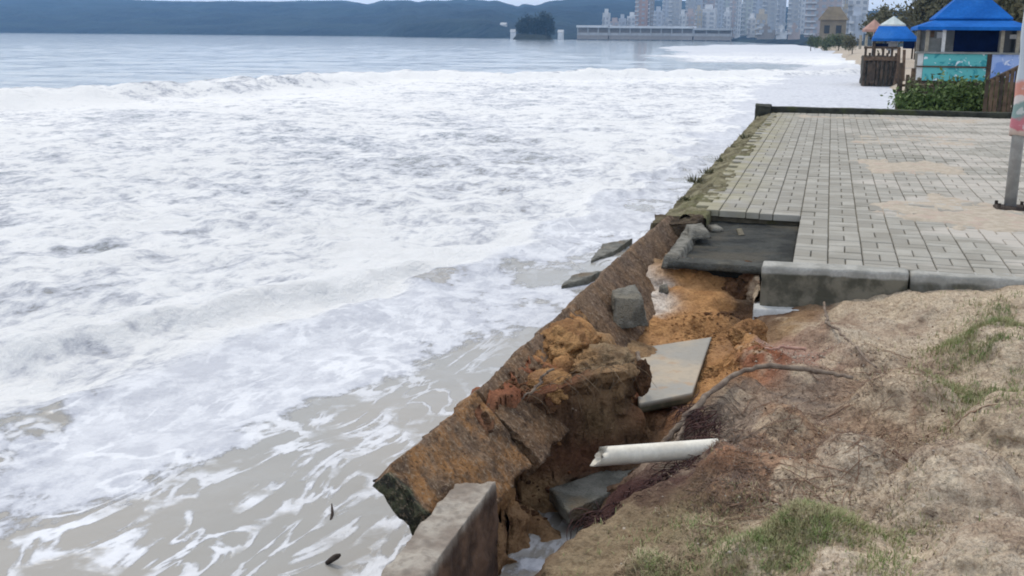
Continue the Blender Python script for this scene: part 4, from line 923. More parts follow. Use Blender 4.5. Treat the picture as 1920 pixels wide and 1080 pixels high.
blades(24000, [(1350, 990, .28, 2), (1200, 1020, .2, 1.2), (1450, 1030, .20, 2), (1560, 1040, .16, 2), (1250, 1000, .14, 1.5), (1160, 1030, .08, 1), (1560, 960, .08, .8), (1100, 1065, .05, .6), (1480, 985, .08, 1.2), (1620, 940, .10, .8), (1700, 975, .08, .5), (1300, 1060, .08, 1.6)], .035, .0020, .6, M['grass'], 'grass', 'green grass tufts along the near edge of the bank', 'grass', 2)
blades(24000, [(1300, 960, .16, 2), (1200, 1000, .10, 1.2), (1450, 930, .2, 1.5), (1250, 1050, .14, 1.5), (1450, 1060, .16, 1.4), (1600, 900, .25, 1.2), (1750, 750, .3, 1.6), (1650, 650, .25, 1.2), (1800, 1000, .3, .7), (1500, 780, .2, 1.6)], .035, .0018, 1.15, M['straw'], 'dry_grass', 'dry straw coloured grass lying over the sandy bank', 'grass', 3)
blades(20000, [(1700, 690, .3, 1.6), (1600, 760, .25, 1.6), (1480, 830, .2, 1.8), (1400, 780, .15, 1.5), (1800, 620, .3, 1), (1550, 650, .2, 1), (1800, 800, .3, 1.2), (1650, 880, .3, 1), (1420, 870, .12, 1.2), (1850, 1000, .3, .6), (1350, 880, .08, .8)], .040, .0022, 1.35, M['twig'], 'leaf_litter', 'brown twigs and leaf litter scattered on the bank', 'litter', 4)
# weeds rooted on the edge of the sea wall
def tuft(px, py, z, n, h, spread, mat, name, label, cat, seed, grp=None, w=.006):
    g_ = np.random.default_rng(seed); p = P(px, py, z); V, Fq = [], []
    for k in range(n):
        a = g_.uniform(0, 6.283); r = spread*math.sqrt(g_.uniform()); bx, by = r*math.cos(a), r*math.sin(a); l = g_.uniform(.2, 1.1); hh = h*g_.uniform(.4, 1.1)
        d = np.array([math.cos(a)*math.sin(l), math.sin(a)*math.sin(l), math.cos(l)]); s_ = np.array([-math.sin(a), math.cos(a), 0])*w*g_.uniform(.6, 1.4)
        b_ = np.array([bx, by, -.02]); k0 = len(V); V += [b_-s_, b_+s_, b_+d*hh*.6+s_*.8, b_+d*hh*.6-s_*.8, b_+d*hh-np.array([0, 0, .15*hh])]; Fq += [(k0, k0+1, k0+2), (k0, k0+2, k0+3), (k0+3, k0+2, k0+4)]
    o = mesh_np(name, V, Fq, mat, None, False, loc=tuple(p)); return tagp(o, label, cat, grp)
for i, (px, py, n, h) in enumerate([(1302, 338, 70, .14), (1325, 322, 60, .10), (1352, 300, 60, .10), (1398, 258, 70, .14), (1428, 243, 60, .12), (1290, 372, 60, .08), (1330, 385, 90, .07), (1378, 275, 40, .08)]):
    tuft(px, py, -.05, n, h, .10, M['leaf_olive'], 'weed_tuft', ['olive weed tuft on the seawall edge, third from the broken end', 'olive weed tuft on the seawall edge, fourth from the broken end', 'olive weed tuft on the seawall edge, fifth from the broken end', 'olive weed tuft on the seawall edge, second from the far corner post', 'olive weed tuft on the seawall edge next to the far corner post', 'low olive weeds at the broken end of the mossy seawall, seaward side', 'low dense weeds hanging by the first pavers above the dark slab', 'sparse olive weed tuft on the seawall edge, third from the far corner post'][i], 'weed', 50+i, 'weeds on the seawall edge')

# ------------------------------------------------------------------ debris in the water by the wall
def wreck(pts, z, th, name, label, seed):
    q = [P(a, b, SEA) for a, b in pts]
    c = [(p[0], p[1], SEA-.15) for p in q]+[(p[0], p[1], SEA+z_) for p, z_ in zip(q, th)]
    tagp(rough_block(name, c, M['wet_grey'], None, 8, .03, 4, seed), label, 'rubble')
wreck([(1108, 494), (1150, 480), (1186, 458), (1130, 466)], 0, (.03, .05, .08, .05), 'sunken_slab', 'dark slab of concrete awash beside the leaning wall, farther one', 3)
wreck([(1052, 540), (1100, 532), (1132, 518), (1075, 524)], 0, (.02, .05, .07, .04), 'sunken_slab', 'dark slab of concrete awash beside the leaning wall, nearer one', 5)
def stick(px0, py0, px1, py1, z0, z1, r, label):
    a, b = Vector(P(px0, py0, z0)), Vector(P(px1, py1, z1)); mid = (a+b)/2+Vector((.01, .0, .01))
    tagp(MB().tube([a, a.lerp(mid, .5), mid, mid.lerp(b, .5), b], [r*.7, r, r*1.1, r, r*.5], 7).build('driftwood', M['rust'], None, True), label, 'stick')
stick(612, 1056, 638, 1040, SEA+.0, SEA+.05, .014, 'short dark stick floating in the brown water near the wall stump')
stick(700, 902, 735, 897, -.30, -.27, .008, 'thin dark rod sticking seaward from the broken end of the leaning slab')
stick(618, 985, 622, 945, SEA-.01, SEA+.02, .007, 'thin twig lying in shallow brown water')

# ------------------------------------------------------------------ steel pole with a printed banner
pole = empty('sign_pole', tuple(P(1893, 392, 0))); tagp(pole, 'grey steel pole with a colourful banner wrapped round it on the paving', 'pole')
lean = (0, 0)
MB().tube([(0, 0, 0), (lean[0], 0, 1.3), (lean[0]*2, 0, 2.9)], .056, 14).build('post', M['steel'], pole, True)
rough_block('base_plate', [(-.15, -.14, -.005), (.17, -.14, -.005), (.17, .14, -.005), (-.15, .14, -.005), (-.12, -.11, .03), (.14, -.11, .035), (.13, .12, .03), (-.12, .12, .03)], M['rust'], pole, 5, .012, 9, 8)
for sx_, sy_ in ((-.11, -.10), (.12, -.10), (.12, .10), (-.11, .10)): MB().tube([(sx_, sy_, 0), (sx_, sy_, .065)], .016, 6).build('bolt', M['rust'], pole)
bn = []
nseg = 20; zz_ = np.linspace(.70, 2.6, 24); V = []
for z_ in zz_:
    for j in range(nseg+1):
        q = 2*math.pi*j/nseg; r = .070+.006*math.sin(3*q+z_*5)+.005*math.sin(z_*14+q)
        if j == nseg: r += .03
        V.append((lean[0]*z_/1.3+r*math.cos(q-.5), r*math.sin(q-.5), z_-.02*math.sin(q)))
ob = mesh_np('banner', V, grid_faces(24, nseg+1), M['banner'], pole); md = ob.modifiers.new('thick', 'SOLIDIFY'); md.thickness = .004

# ------------------------------------------------------------------ leaf crowns
def leaf_cloud(cx, cy, cz, rx, ry, rz, n, size, g_, clumps=14):
    cl = g_.standard_normal((clumps, 3)); cl /= np.linalg.norm(cl, axis=1)[:, None]; cl *= g_.uniform(.25, .85, clumps)[:, None]
    k = g_.integers(0, clumps, n); p = cl[k]+g_.standard_normal((n, 3))*.25
    c = np.array([cx, cy, cz])+p*np.array([rx, ry, rz]); a = g_.standard_normal((n, 3)); a /= np.linalg.norm(a, axis=1)[:, None]
    b = np.cross(a, g_.standard_normal((n, 3))); b /= np.linalg.norm(b, axis=1)[:, None]; s = size*g_.uniform(.6, 1.4, n)[:, None]
    V = np.stack([c-a*s, c+b*s*.45, c+a*s, c-b*s*.45], 1).reshape(-1, 3); return V, np.arange(4*n).reshape(-1, 4)
def plant(name, label, cat, base, lobes, n, size, mat, trunk, seed, grp=None, leafname='crown', trunkname='trunk'):
    g_ = np.random.default_rng(seed); root = empty(name, tuple(base)); tagp(root, label, cat, grp)
    Vs, Fs, k = [], [], 0
    for (cx, cy, cz, rx, ry, rz) in lobes:
        V, Fq = leaf_cloud(cx, cy, cz, rx, ry, rz, n//len(lobes), size, g_); Vs.append(V); Fs.append(Fq+k); k += len(V)
    mesh_np(leafname, np.concatenate(Vs), np.concatenate(Fs), mat, root, False)
    mb = MB(); h, r = trunk
    mb.tube([(0, 0, -.3), (g_.uniform(-.1, .1)*h*.3, g_.uniform(-.1, .1)*h*.3, h*.5), (g_.uniform(-.1, .1)*h, 0, h)], [r, r*.8, r*.55], 8)
    for (cx, cy, cz, rx, ry, rz) in lobes: mb.tube([(0, 0, h*.6), (cx*.5, cy*.5, (h*.6+cz)*.5+.1*h), (cx, cy, cz)], [r*.5, r*.35, r*.15], 6)
    mb.build(trunkname, M['bark'], root, True); return root
bz = -.35
# bush in front of the kiosk
p = PY(1812, 190, 27.5); p[2] = bz
plant('bush', 'dense green bush between the parapet and the kiosk counter', 'bush', p, [(-.95, .2, .35, .70, .5, .50), (-.2, 0, .62, .85, .5, .75), (.65, .1, .42, .7, .5, .58), (-.5, -.3, .3, .8, .4, .45), (.2, -.3, .3, .8, .4, .45)], 11000, .06, M['leaf'], (.35, .03), 5, None, 'foliage', 'stem')
p = PY(1708, 175, 28.5); p[2] = bz
plant('bush', 'brownish olive shrub by the left corner post of the kiosk yard', 'bush', p, [(0, 0, .3, .22, .3, .5), (.1, .1, .6, .2, .25, .35)], 2200, .05, M['leaf_olive'], (.4, .03), 6, None, 'foliage', 'stem')

# ------------------------------------------------------------------ yard fence before the kiosk
def fence():
    root = empty('picket_fence', tuple(PY(1880, 205, 26.2)*np.array([1, 1, 0])+np.array([0, 0, -.4]))); tagp(root, 'dark brown picket fence rising beside the bush at right', 'fence')
    o0 = np.array(root.location)
    pr = None; n = 13
    for k in range(n):
        px = 1852+k*9.5; top = np.interp(px, [1860, 1915, 1970], [150, 122, 118]); a = PY(px, top, 26.2); x = a[0]-o0[0]; zt = a[2]-o0[2]
        MB().box(x-.040, x+.040, -.018, .018, -.1, zt).build('picket', M['wood_brown'] if k % 3 else M['wood_dark'], root)
    mb = MB()
    a, b, c = PY(1856, 152, 26.25)-o0, PY(1915, 124, 26.25)-o0, PY(1975, 118, 26.25)-o0
    mb.tube([(a[0], .05, a[2]), (b[0], .05, b[2]), (c[0], .05, c[2])], .05, 6); mb.build('handrail', M['wood_dark'], root)
    MB().tube([(a[0], .05, .12), (c[0], .05, .12)], .03, 6).build('rail', M['wood_dark'], root)
    root2 = empty('post_fence', tuple(PY(1705, 205, 29)*np.array([1, 1, 0])+np.array([0, 0, -.5]))); tagp(root2, 'weathered fence of uneven posts at the seaward corner of the kiosk yard', 'fence')
    o0 = np.array(root2.location)
    for px, top, w in ((1690, 118, .10), (1702, 140, .07), (1713, 128, .09), (1725, 146, .07), (1740, 150, .07), (1756, 152, .07)):
        a = PY(px, top, 29); x = a[0]-o0[0]
        MB().tube([(x, 0, -.6), (x+.01, .01, (a[2]-o0[2])*.5), (x, 0, a[2]-o0[2])], [w*.8, w*.7, w*.6], 7).build('post', M['wood_brown'] if px % 2 else M['wood_dark'], root2)
    for py_ in (160, 185):
        a, b = PY(1688, py_, 29)-o0, PY(1760, py_, 29)-o0; MB().tube([(a[0], .06, a[2]), (b[0], .06, b[2])], .035, 6).build('rail', M['wood_brown'], root2)
    p = P(1694, 196, -.6); tagp(rough_block('tree_stump', [(-.16, -.14, -.5), (.14, -.16, -.5), (.16, .14, -.5), (-.14, .16, -.5), (-.10, -.10, .35), (.10, -.09, .4), (.09, .1, .3), (-.1, .1, .33)], M['moss_dark'], None, 6, .05, 4, 9), 'dark stump standing in the wash at the foot of the corner post', 'stump').location = p
fence()

# ------------------------------------------------------------------ beach kiosk with blue two-tier roof
def kiosk():
    Y = 36.0
    def X(px, py=100): return PY(px, py, Y)[0]
    def Zz(py, px=1800): return PY(px, py, Y)[2]
    cx = (X(1716)+X(1925))/2+.05; root = empty('beach_kiosk', (cx, Y+1.5, -.35)); tagp(root, 'beach kiosk with a two-tier blue canvas roof and painted teal counter', 'kiosk'); ox, oy, oz = cx, Y+1.5, -.35
    hw = (X(1925)-X(1716))/2+.05; ez, e2, e3, top = Zz(56)-oz, Zz(37)-oz, Zz(34)-oz, Zz(8)-oz
    def frustum(name, h0, z0, h1, z1, skirt, mat):
        mb = MB(); v = [(-h0, -h0, z0), (h0, -h0, z0), (h0, h0, z0), (-h0, h0, z0), (-h1, -h1, z1), (h1, -h1, z1), (h1, h1, z1), (-h1, h1, z1)]
        v += [(a, b, c-skirt) for a, b, c in v[:4]]
        mb.add(v, [(0, 1, 5, 4), (1, 2, 6, 5), (2, 3, 7, 6), (3, 0, 4, 7), (4, 5, 6, 7), (8, 9, 1, 0), (9, 10, 2, 1), (10, 11, 3, 2), (11, 8, 0, 3)])
        o = mb.build(name, mat, root); o.modifiers.new('thick', 'SOLIDIFY').thickness = .012; return o
    frustum('roof_canvas', hw, ez+.09, hw*.66, e2, .10, M['canvas'])
    frustum('roof_cap', hw*.68, e3+.02, .12, top+.55, .05, M['canvas'])
    yf = -1.5
    for px in (1737, 1768, 1878, 1908):
        x = X(px)-ox; MB().box(x-.05, x+.05, yf+.12, yf+.22, -.2, ez+.1).build('post', M['wood_pale'] if px != 1768 else M['white_paint'], root)
    for sx_ in (-1, 1): MB().box(sx_*(hw-.25)-.05, sx_*(hw-.25)+.05, 1.2, 1.3, -.2, ez+.1).build('post', M['wood_pale'], root)
    x0, x1 = X(1722)-ox, X(1925)-ox; ct = Zz(101)-oz; cb = Zz(152)-oz
    MB().box(x0-.08, x1, yf-.06, yf+.42, ct, ct+.05).build('counter_top', M['grey_paint'], root, bevel=.008)
    xm = X(1852)-ox; xw = X(1733)-ox; zm = (ct+cb)/2
    MB().box(x0, xw-.01, yf+.03, yf+.09, cb, ct-.004).build('counter_panel', M['white_paint'], root)
    MB().box(xw, xm, yf, yf+.06, zm+.04, ct-.004).build('counter_panel', M['teal'], root)
    MB().box(xw, xm, yf, yf+.06, cb, zm-.01).build('counter_panel', M['teal'], root)
    MB().box(xw-.2, xm+.02, yf-.03, yf+.09, zm-.008, zm+.036).build('counter_rail', M['wood_dark'], root)
    MB().box(xm+.14, x1, yf, yf+.06, cb, ct-.004).build('counter_panel', M['bluepanel'], root)
    MB().box(xm+.01, xm+.13, yf-.01, yf+.08, cb, ct-.004).build('counter_post', M['wood_dark'], root)
    MB().box(x0, x1, yf+.05, yf+.25, -.1, cb-.005).build('plinth', M['wood_dark'], root)
    # dark curtain, glazed bay, back wall
    a, b = X(1788)-ox, X(1872)-ox; MB().box(a, b, yf+.25, yf+.29, Zz(97)-oz, ez+.02).build('curtain', M['canvas_navy'], root)
    a, b = X(1740)-ox, X(1766)-ox; MB().box(a, b, yf+.34, yf+.38, ct+.05, Zz(72)-oz).build('window', M['grey_paint'], root)
    MB().box(a+.04, b-.24, yf+.325, yf+.337, Zz(70)-oz, Zz(58)-oz).build('shelf', M['wood_brown'], root)
    MB().box(b-.16, b+.06, yf+.39, yf+.42, ct+.05, Zz(60)-oz).build('menu_board', M['white_paint'], root)
    MB().box(-hw+.3, hw-.3, 1.28, 1.36, -.2, ez).build('back_wall', M['grey_paint'], root)
    a, b = X(1896)-ox, X(1918)-ox; MB().box(a, b, yf+.6, yf+.64, Zz(72)-oz, Zz(64)-oz).build('menu_board', M['white_paint'], root)
    a, b = X(1886)-ox, X(1960)-ox; MB().box(a, b, yf+.66, yf+.7, ct, ez).build('curtain', M['dark_glass'], root)
kiosk()

# ------------------------------------------------------------------ gazebo on a stone and timber deck in the wash
def deck():
    Y = 60.0
    def X(px): return PY(px, 100, Y)[0]
    def Zz(py): return PY(1660, py, Y)[2]
    x0, x1 = X(1621), X(1694); root = empty('beach_deck', ((x0+x1)/2, Y+2, SEA)); tagp(root, 'dark stone and timber deck standing in the wash left of the kiosk', 'deck'); ox, oy, oz = (x0+x1)/2, Y+2, SEA
    rough_block('retaining_wall', [(x0-ox, -2, -.5), (x1-ox-.3, -2, -.5), (x1-ox-.3, 2, -.5), (x0-ox, 2, -.5), (x0-ox, -2, Zz(108)-oz), (x1-ox-.3, -2, Zz(108)-oz), (x1-ox-.3, 2, Zz(108)-oz), (x0-ox, 2, Zz(108)-oz)], M['stone'], root, 9, .12, 1.5, 9)
    zt = Zz(108)-oz
    for k in range(8):
        x = x0-ox+.05+k*(x1-x0-.4)/7; MB().box(x-.06, x+.06, -2.1, -1.98, -.4, Zz(90)-oz-(k % 2)*.25).build('post', M['wood_dark'], root)
    MB().box(x0-ox-.05, x1-ox-.2, -2.14, -2.11, zt-.15, zt+.05).build('rail', M['wood_brown'], root)
    MB().box(x0-ox-.05, x1-ox-.2, -2.14, -2.11, zt+.45, zt+.56).build('rail', M['wood_dark'], root)
    for k in (0, 3):
        x = x0-ox+.3+k*.45; MB().box(x, x+.30, -2.13, -2.10, .15, zt-.25).build('wall_board', M['wood_dark'], root)
    a, b = X(1680)-ox, X(1702)-ox
    MB().tube([(a, -2.3, -.3), (a+.15, -2.3, 1.0), (a+.1, -2.3, 2.0)], .09, 7).build('brace', M['wood_brown'], root); MB().tube([(b-.1, -2.3, -.3), (b-.2, -2.3, 1.9)], .08, 7).build('brace', M['wood_brown'], root)
    g = empty('gazebo', ((X(1636)+X(1722))/2, Y+2, Zz(108)+.0)); tagp(g, 'blue canvas gazebo with a navy side curtain on the dark deck', 'gazebo')
    gx = g.location.x; gz = g.location.z; hw = (X(1722)-X(1636))/2
    ez, tp = Zz(72)-gz, Zz(48)-gz
    mb = MB(); v = [(-hw, -hw, ez), (hw, -hw, ez), (hw, hw, ez), (-hw, hw, ez), (-.75*hw, -.3, tp), (.45*hw, -.3, tp), (.45*hw, .3, tp), (-.75*hw, .3, tp)]; v += [(a_, b_, c_-.14) for a_, b_, c_ in v[:4]]
    mb.add(v, [(0, 1, 5, 4), (1, 2, 6, 5), (2, 3, 7, 6), (3, 0, 4, 7), (4, 5, 6, 7), (8, 9, 1, 0), (9, 10, 2, 1), (10, 11, 3, 2), (11, 8, 0, 3)])
    mb.build('roof_canvas', M['canvas'], g).modifiers.new('thick', 'SOLIDIFY').thickness = .015
    for sx_ in (-1, 1):
        for sy_ in (-1, 1): MB().tube([(sx_*(hw-.1), sy_*(hw-.1), -.1), (sx_*(hw-.1), sy_*(hw-.1), ez)], .05, 7).build('leg', M['wood_dark'], g)
    a = X(1694)-gx; MB().box(a, hw-.16, -hw+.02, -hw+.06, Zz(91)-gz, ez-.1).build('curtain', M['canvas_navy'], g)
    MB().box(-hw+.12, -hw+.8, -hw+.25, -hw+.3, Zz(88)-gz, ez-.25).build('curtain', M['canvas_navy'], g)
    MB().box(-.35, a-.2, hw-.6, hw-.55, Zz(95)-gz, Zz(78)-gz).build('back_panel', M['white_paint'], g)
deck()

def umbrella(px, py_top, py_b, Y, hwpx, mat, label):
    a = PY(px, py_top, Y); b = PY(px, py_b, Y); r = hwpx*Y/F; root = empty('beach_umbrella', (a[0], a[1], -.4)); tagp(root, label, 'umbrella')
    h = a[2]+.4; e = b[2]+.4; mb = MB(); n = 8; v = [(0, 0, h)]+[(r*math.cos(2*math.pi*k/n), r*math.sin(2*math.pi*k/n), e) for k in range(n)]+[(r*math.cos(2*math.pi*k/n), r*math.sin(2*math.pi*k/n), e-.18) for k in range(n)]
    mb.add(v, [(0, 1+k, 1+(k+1) % n) for k in range(n)]+[(1+k, 9+k, 9+(k+1) % n, 1+(k+1) % n) for k in range(n)])
    mb.build('canopy', mat, root).modifiers.new('thick', 'SOLIDIFY').thickness = .012
    MB().tube([(0, 0, -.3), (0, 0, h)], .03, 7).build('pole', M['white_paint'], root)
umbrella(1640, 36, 55, 82, 19, M['canvas_red'], 'coral beach umbrella behind the blue gazebo')
umbrella(1676, 30, 46, 78, 21, M['canvas_green'], 'pale mint umbrella rising above the blue gazebo roof')
def pst(px, top, bot, Y, w, mat, name, label, cat):
    a, b = PY(px, top, Y), PY(px, bot, Y); MBo = MB().tube([(0, 0, b[2]-a[2]), (0, 0, 0)], w, 7).build(name, mat, None, loc=tuple(a)); tagp(MBo, label, cat)
pst(1614, 66, 92, 80, .10, M['wood_pale'], 'beach_post', 'pale short post left of the dark deck', 'post')
pst(1625, 66, 92, 80, .10, M['wood_pale'], 'beach_post', 'pale short post touching the dark deck edge', 'post')

# ------------------------------------------------------------------ trees and scrub along the beach
def far_plant(px, py_base, Y, w_px, h_px, label, mat, seed, name='shore_shrub', cat='shrub', n=1800, grp=None):
    b = PY(px, py_base, Y); w, h = w_px*Y/F, h_px*Y/F; g_ = np.random.default_rng(seed)
    lobes = [(g_.uniform(-.3, .3)*w, g_.uniform(-.3, .3)*w, h*g_.uniform(.42, .7), w*g_.uniform(.28, .42), w*.35, h*g_.uniform(.28, .40)) for _ in range(5)]
    return plant(name, label, cat, b, lobes, n, .055*max(w, h)*.8, mat, (h*.45, .03*h), seed, grp, 'crown', 'trunk')
for i, (px, pb, Y, w, h, lab, mk) in enumerate([
        (1520, 96, 215, 30, 28, 'low green shrub nearest the water on the far beach', 'leaf_far'), (1545, 98, 200, 34, 30, 'round green shrub below the brown building', 'leaf_far'),
        (1572, 98, 190, 32, 34, 'taller green shrub beside the pale slim tower', 'leaf_far'), (1598, 97, 150, 34, 30, 'olive shrub left of the pale short posts', 'leaf_olive')]):
    far_plant(px, pb, Y, w, h, lab, M[mk], 100+i)
for i, (px, pb, Y, w, h, lab) in enumerate([
        (1668, 95, 110, 80, 80, 'spreading olive tree behind the coral umbrella'), (1730, 90, 95, 120, 95, 'broad olive tree between gazebo and kiosk roof'),
        (1925, 95, 70, 150, 110, 'dark olive tree behind the right side of the kiosk'), (1830, 90, 85, 140, 105, 'olive tree rising behind the peak of the kiosk roof')]):
    far_plant(px, pb, Y, w, h, lab, M['leaf_olive'], 120+i, 'beach_tree', 'tree', 3800)
fp = PY(1560, 73, 260); w = 22*260/F
root = empty('beach_house', tuple(fp)); tagp(root, 'low brown building among the shrubs on the far beach', 'building')
MB().box(-w, w, 0, 8, -2, 4.2).build('wall', plain('brown_render', (.25, .215, .16), (.20, .17, .13), .4, .9, 0), root); MB().hexa([(-w-.5, -.5, 4.21), (w+.5, -.5, 4.21), (w+.5, 8.5, 4.21), (-w-.5, 8.5, 4.21)], [(-w*.45, 3, 7.2), (w*.45, 3, 7.2), (w*.45, 5, 7.2), (-w*.45, 5, 7.2)]).build('roof', plain('brown_roof', (.20, .165, .115), None, .5, .9, 0), root)
for k in (-1, 1): MB().box(w*.45*k-.6, w*.45*k+.6, -.05, .05, 1.2, 3).build('window', M['dark_glass'], root)

# ------------------------------------------------------------------ the town across the bay
TC = {'pink': (.56, .48, .46), 'rose': (.54, .38, .33), 'grey': (.52, .53, .54), 'blue': (.56, .60, .66), 'white': (.74, .75, .76), 'tan': (.60, .53, .43), 'green': (.56, .60, .58), 'brown': (.36, .33, .31)}  # wall tones paled, distance haze painted into them
TM = {k: plain('tower_'+k, v, tuple(x*.9 for x in v), .08, .8, 0) for k, v in TC.items()}
M['far_glass'] = plain('far_window', (.45, .48, .52), (.40, .43, .47), .1, .5, 0)  # panes paled towards the walls, haze put into the colour
def tower(px0, px1, top, Y, colr, label, floors=None, twin=False):
    a, b = PY(px0, top, Y), PY(px1, top, Y); x0, x1, zt = a[0], b[0], a[2]; w = x1-x0; d = min(w*1.2, 22); root = empty('tower_block', ((x0+x1)/2, Y, 0)); tagp(root, label, 'building')
    MB().box(-w/2, w/2, 0, d, -1, zt).build('wall', TM[colr], root); MB().box(-w*.28, w*.22, d*.3, d*.7, zt+.003, zt+3).build('roof_room', TM[colr], root)
    fl = max(3, int(zt/3.2)); win = None; bal = MB()
    cols = max(2, int(w/3.6)); cw = w/cols
    for c in range(cols):
        wb = MB()
        for k in range(1, fl): wb.box(-w/2+cw*(c+.22), -w/2+cw*(c+.78), -.12, .1, k*3.2+.9, k*3.2+2.5)
        wb.build('window_column', M['far_glass'], root)['kind'] = 'stuff'
    for k in range(1, fl): bal.box(-w/2-.25, -w/2+w*.30, -.9, -.13, k*3.2-.1, k*3.2+.75)
    bal.build('balcony_stack', TM['white' if colr != 'white' else 'grey'], root)['kind'] = 'stuff'
for args in [
    (1130, 1142, 24, 820, 'white', 'slim white tower left above the pier roof'), (1160, 1172, 34, 840, 'blue', 'low pale block right of the slim white tower'), (1176, 1192, 30, 850, 'white', 'short white block beside the rose tower'),
    (1193, 1213, -30, 800, 'rose', 'tall rose tower above the pier'), (1217, 1226, -4, 860, 'brown', 'narrow dark tower behind the rose one'), (1226, 1241, 20, 780, 'blue', 'pale blue tower right of the rose tower'),
    (1256, 1276, -12, 800, 'grey', 'grey tower with small windows right of the pale blue one'), (1274, 1286, 26, 760, 'white', 'low white block before the grey tower'), (1285, 1303, 24, 770, 'pink', 'pink block left of the white gabled tower'),
    (1304, 1316, 18, 740, 'tan', 'narrow tan block next to the pink one'), (1315, 1342, 16, 790, 'white', 'broad white tower with dark upper windows'), (1342, 1356, -20, 850, 'blue', 'bluish tower behind the broad white one'), (1358, 1370, 22, 760, 'white', 'slim pale block right of the bluish tower'),
    (1370, 1383, -8, 800, 'pink', 'tall pinkish tower in the middle of the skyline'), (1383, 1393, -40, 760, 'white', 'very slim bright white tower'), (1394, 1412, -18, 820, 'green', 'greenish grey tower right of the bright white one'),
    (1402, 1418, 34, 700, 'white', 'low cream block at the feet of the greenish tower'), (1418, 1438, 26, 690, 'tan', 'tan block with pale edges above the far beach'), (1432, 1458, -25, 780, 'grey', 'wide grey tower right of the tan block'),
    (1460, 1476, -30, 740, 'blue', 'pale blue-grey tower near the right of the skyline'), (1480, 1500, -14, 720, 'grey', 'grey tower with pale left edge'), (1500, 1512, -22, 700, 'white', 'slim white tower left of the mauve block'), (1514, 1582, -24, 600, 'pink', 'massive mauve apartment block above the shrubs'),
    (1583, 1593, -30, 420, 'tan', 'pale slim tower just right of the mauve block'), (1594, 1622, 30, 380, 'blue', 'low pale blue house beside the slim tower'),
    (1243, 1258, -10, 900, 'blue', 'faint blue-grey tower filling the gap right of the pale blue tower'), (1287, 1303, -16, 910, 'grey', 'faint grey tower rising behind the pink block'), (1303, 1317, -24, 930, 'blue', 'faint bluish tower rising behind the narrow tan block'),
    (1318, 1341, -8, 940, 'pink', 'faint pink tower rising behind the broad white tower'), (1356, 1372, -18, 900, 'green', 'faint greenish tower rising behind the slim pale block'), (1412, 1434, -12, 910, 'blue', 'faint bluish tower rising behind the tan block'), (1494, 1516, -20, 860, 'grey', 'faint grey tower behind the slim white tower by the mauve block'), (1590, 1630, -6, 640, 'white', 'faint white tower far behind the low pale blue house')]:
    tower(*args)
for i, (px0, px1, t_, Y, c) in enumerate([(1455, 1475, 58, 560, 'white'), (1478, 1500, 55, 520, 'pink'), (1245, 1258, 40, 880, 'grey'), (1142, 1160, 40, 880, 'pink'), (1420, 1452, 56, 600, 'brown')]):
    tower(px0, px1, t_, Y, c, ['low white seafront house left of the grey tower foot', 'low pinkish seafront house before the slim white tower', 'small grey block in the gap right of the pale blue tower', 'low pink building behind the left pier roof', 'low brown seafront building under the wide grey tower'][i])

# pier buildings
def pier():
    Y = 640
    for (p0, p1, roof, label) in ((1084, 1142, 49, 'left pier hall with pale flat roof over dark openings'), (1144, 1300, 50, 'long pier hall with pale flat roof over dark openings'), (1302, 1372, 54, 'right pier hall with darker roof')):
        a, b = PY(p0, roof, Y), PY(p1, roof, Y); w = b[0]-a[0]; zt = a[2]; root = empty('pier_hall', ((a[0]+b[0])/2, Y, 0)); tagp(root, label, 'pier', 'halls on the pier')
        MB().box(-w/2-.6, w/2+.6, -2, 10, zt-.8, zt+.5).build('roof', TM['white' if p0 < 1300 else 'grey'], root)
        MB().box(-w/2, w/2, 1.5, 9, .5, zt-.81).build('wall', TM['brown'], root)
        MB().box(-w/2, w/2, -.6, 1.4, 2.0, 3.5).build('balustrade', TM['grey'], root)
        MB().box(-w/2, w/2, -2.4, 1.49, -.3, 1.9).build('deck', TM['brown'], root)
        n = max(3, int(w/6))
        for k in range(n+1):
            x = -w/2+w*k/n; MB().box(x-.25, x+.25, -1.2, -.7, 1.901, zt-.81).build('column', TM['grey'], root)
            MB().tube([(x, -2.0, -4), (x, -2.0, -.31)], .35, 6).build('pile', TM['brown'], root)
pier()
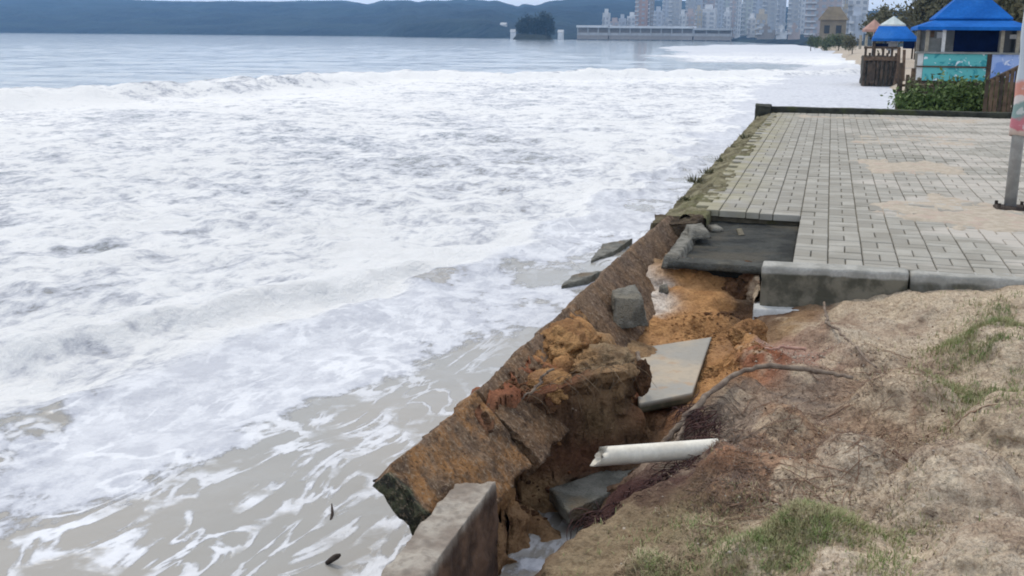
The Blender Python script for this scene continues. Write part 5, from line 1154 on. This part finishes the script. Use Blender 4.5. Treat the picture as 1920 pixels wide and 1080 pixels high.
# rocky islet with trees at the end of the pier, and white houses on the headland
p = PY(1000, 76, 640)
tagp(rough_block('rock_islet', [(-13, -6, -3), (12, -6, -3), (12, 8, -3), (-13, 8, -3), (-9, -4, 2.2), (8, -3, 1.6), (8, 5, 2), (-9, 5, 2.6)], M['moss_dark'], None, 6, .9, .12, 4), 'low dark rock islet at the seaward end of the pier', 'rock').location = (p[0], p[1], 0)
for i, (px, w, h, lab) in enumerate(((984, 30, 46, 'dark tree on the left of the rock islet'), (1004, 32, 50, 'dark tree in the middle of the rock islet'), (1024, 28, 54, 'dark tree on the right of the rock islet'))):
    far_plant(px, 73, 644, w, h, lab, M['leaf_dark'], 140+i, 'islet_tree', 'tree', 2200)
for i, (px0, px1, t_, Y, lab) in enumerate(((957, 965, 57, 700, 'small white house left of the dark islet trees'), (1046, 1055, 58, 690, 'small white house right of the dark islet trees'), (938, 948, 44, 900, 'white house on the green headland slope'), (852, 864, 40, 1300, 'pale house high on the wooded hill'))):
    a, b = PY(px0, t_, Y), PY(px1, t_, Y); w = b[0]-a[0]; bot = PY(px0, t_+9, Y)[2]; r_ = empty('white_house', ((a[0]+b[0])/2, Y, bot)); tagp(r_, lab, 'house')
    MB().box(-w/2, w/2, 0, w, -6, a[2]-bot-1).build('wall', TM['white'], r_)
    mb = MB(); zt = a[2]-bot; mb.add([(-w/2-.3, -.3, zt-1), (w/2+.3, -.3, zt-1), (w/2+.3, w+.3, zt-1), (-w/2-.3, w+.3, zt-1), (-w/2-.3, w/2, zt+.8), (w/2+.3, w/2, zt+.8)], [(0, 1, 5, 4), (2, 3, 4, 5), (1, 2, 5), (3, 0, 4), (3, 2, 1, 0)]); mb.build('roof', TM['grey'], r_)

# ------------------------------------------------------------------ the sea air
hz = bpy.data.materials.new('sea_haze'); hz.use_nodes = True; hz.node_tree.nodes.clear()
vo = hz.node_tree.nodes.new('ShaderNodeVolumePrincipled'); vo.inputs['Density'].default_value = .00021; vo.inputs['Color'].default_value = (.32, .60, 1.0, 1); vo.inputs['Anisotropy'].default_value = 0
ou = hz.node_tree.nodes.new('ShaderNodeOutputMaterial'); hz.node_tree.links.new(vo.outputs['Volume'], ou.inputs['Volume'])
hb = MB().box(-3760, 3760, -1760, 3760, -4.5, 100).build('haze', hz); hb['kind'] = 'stuff'
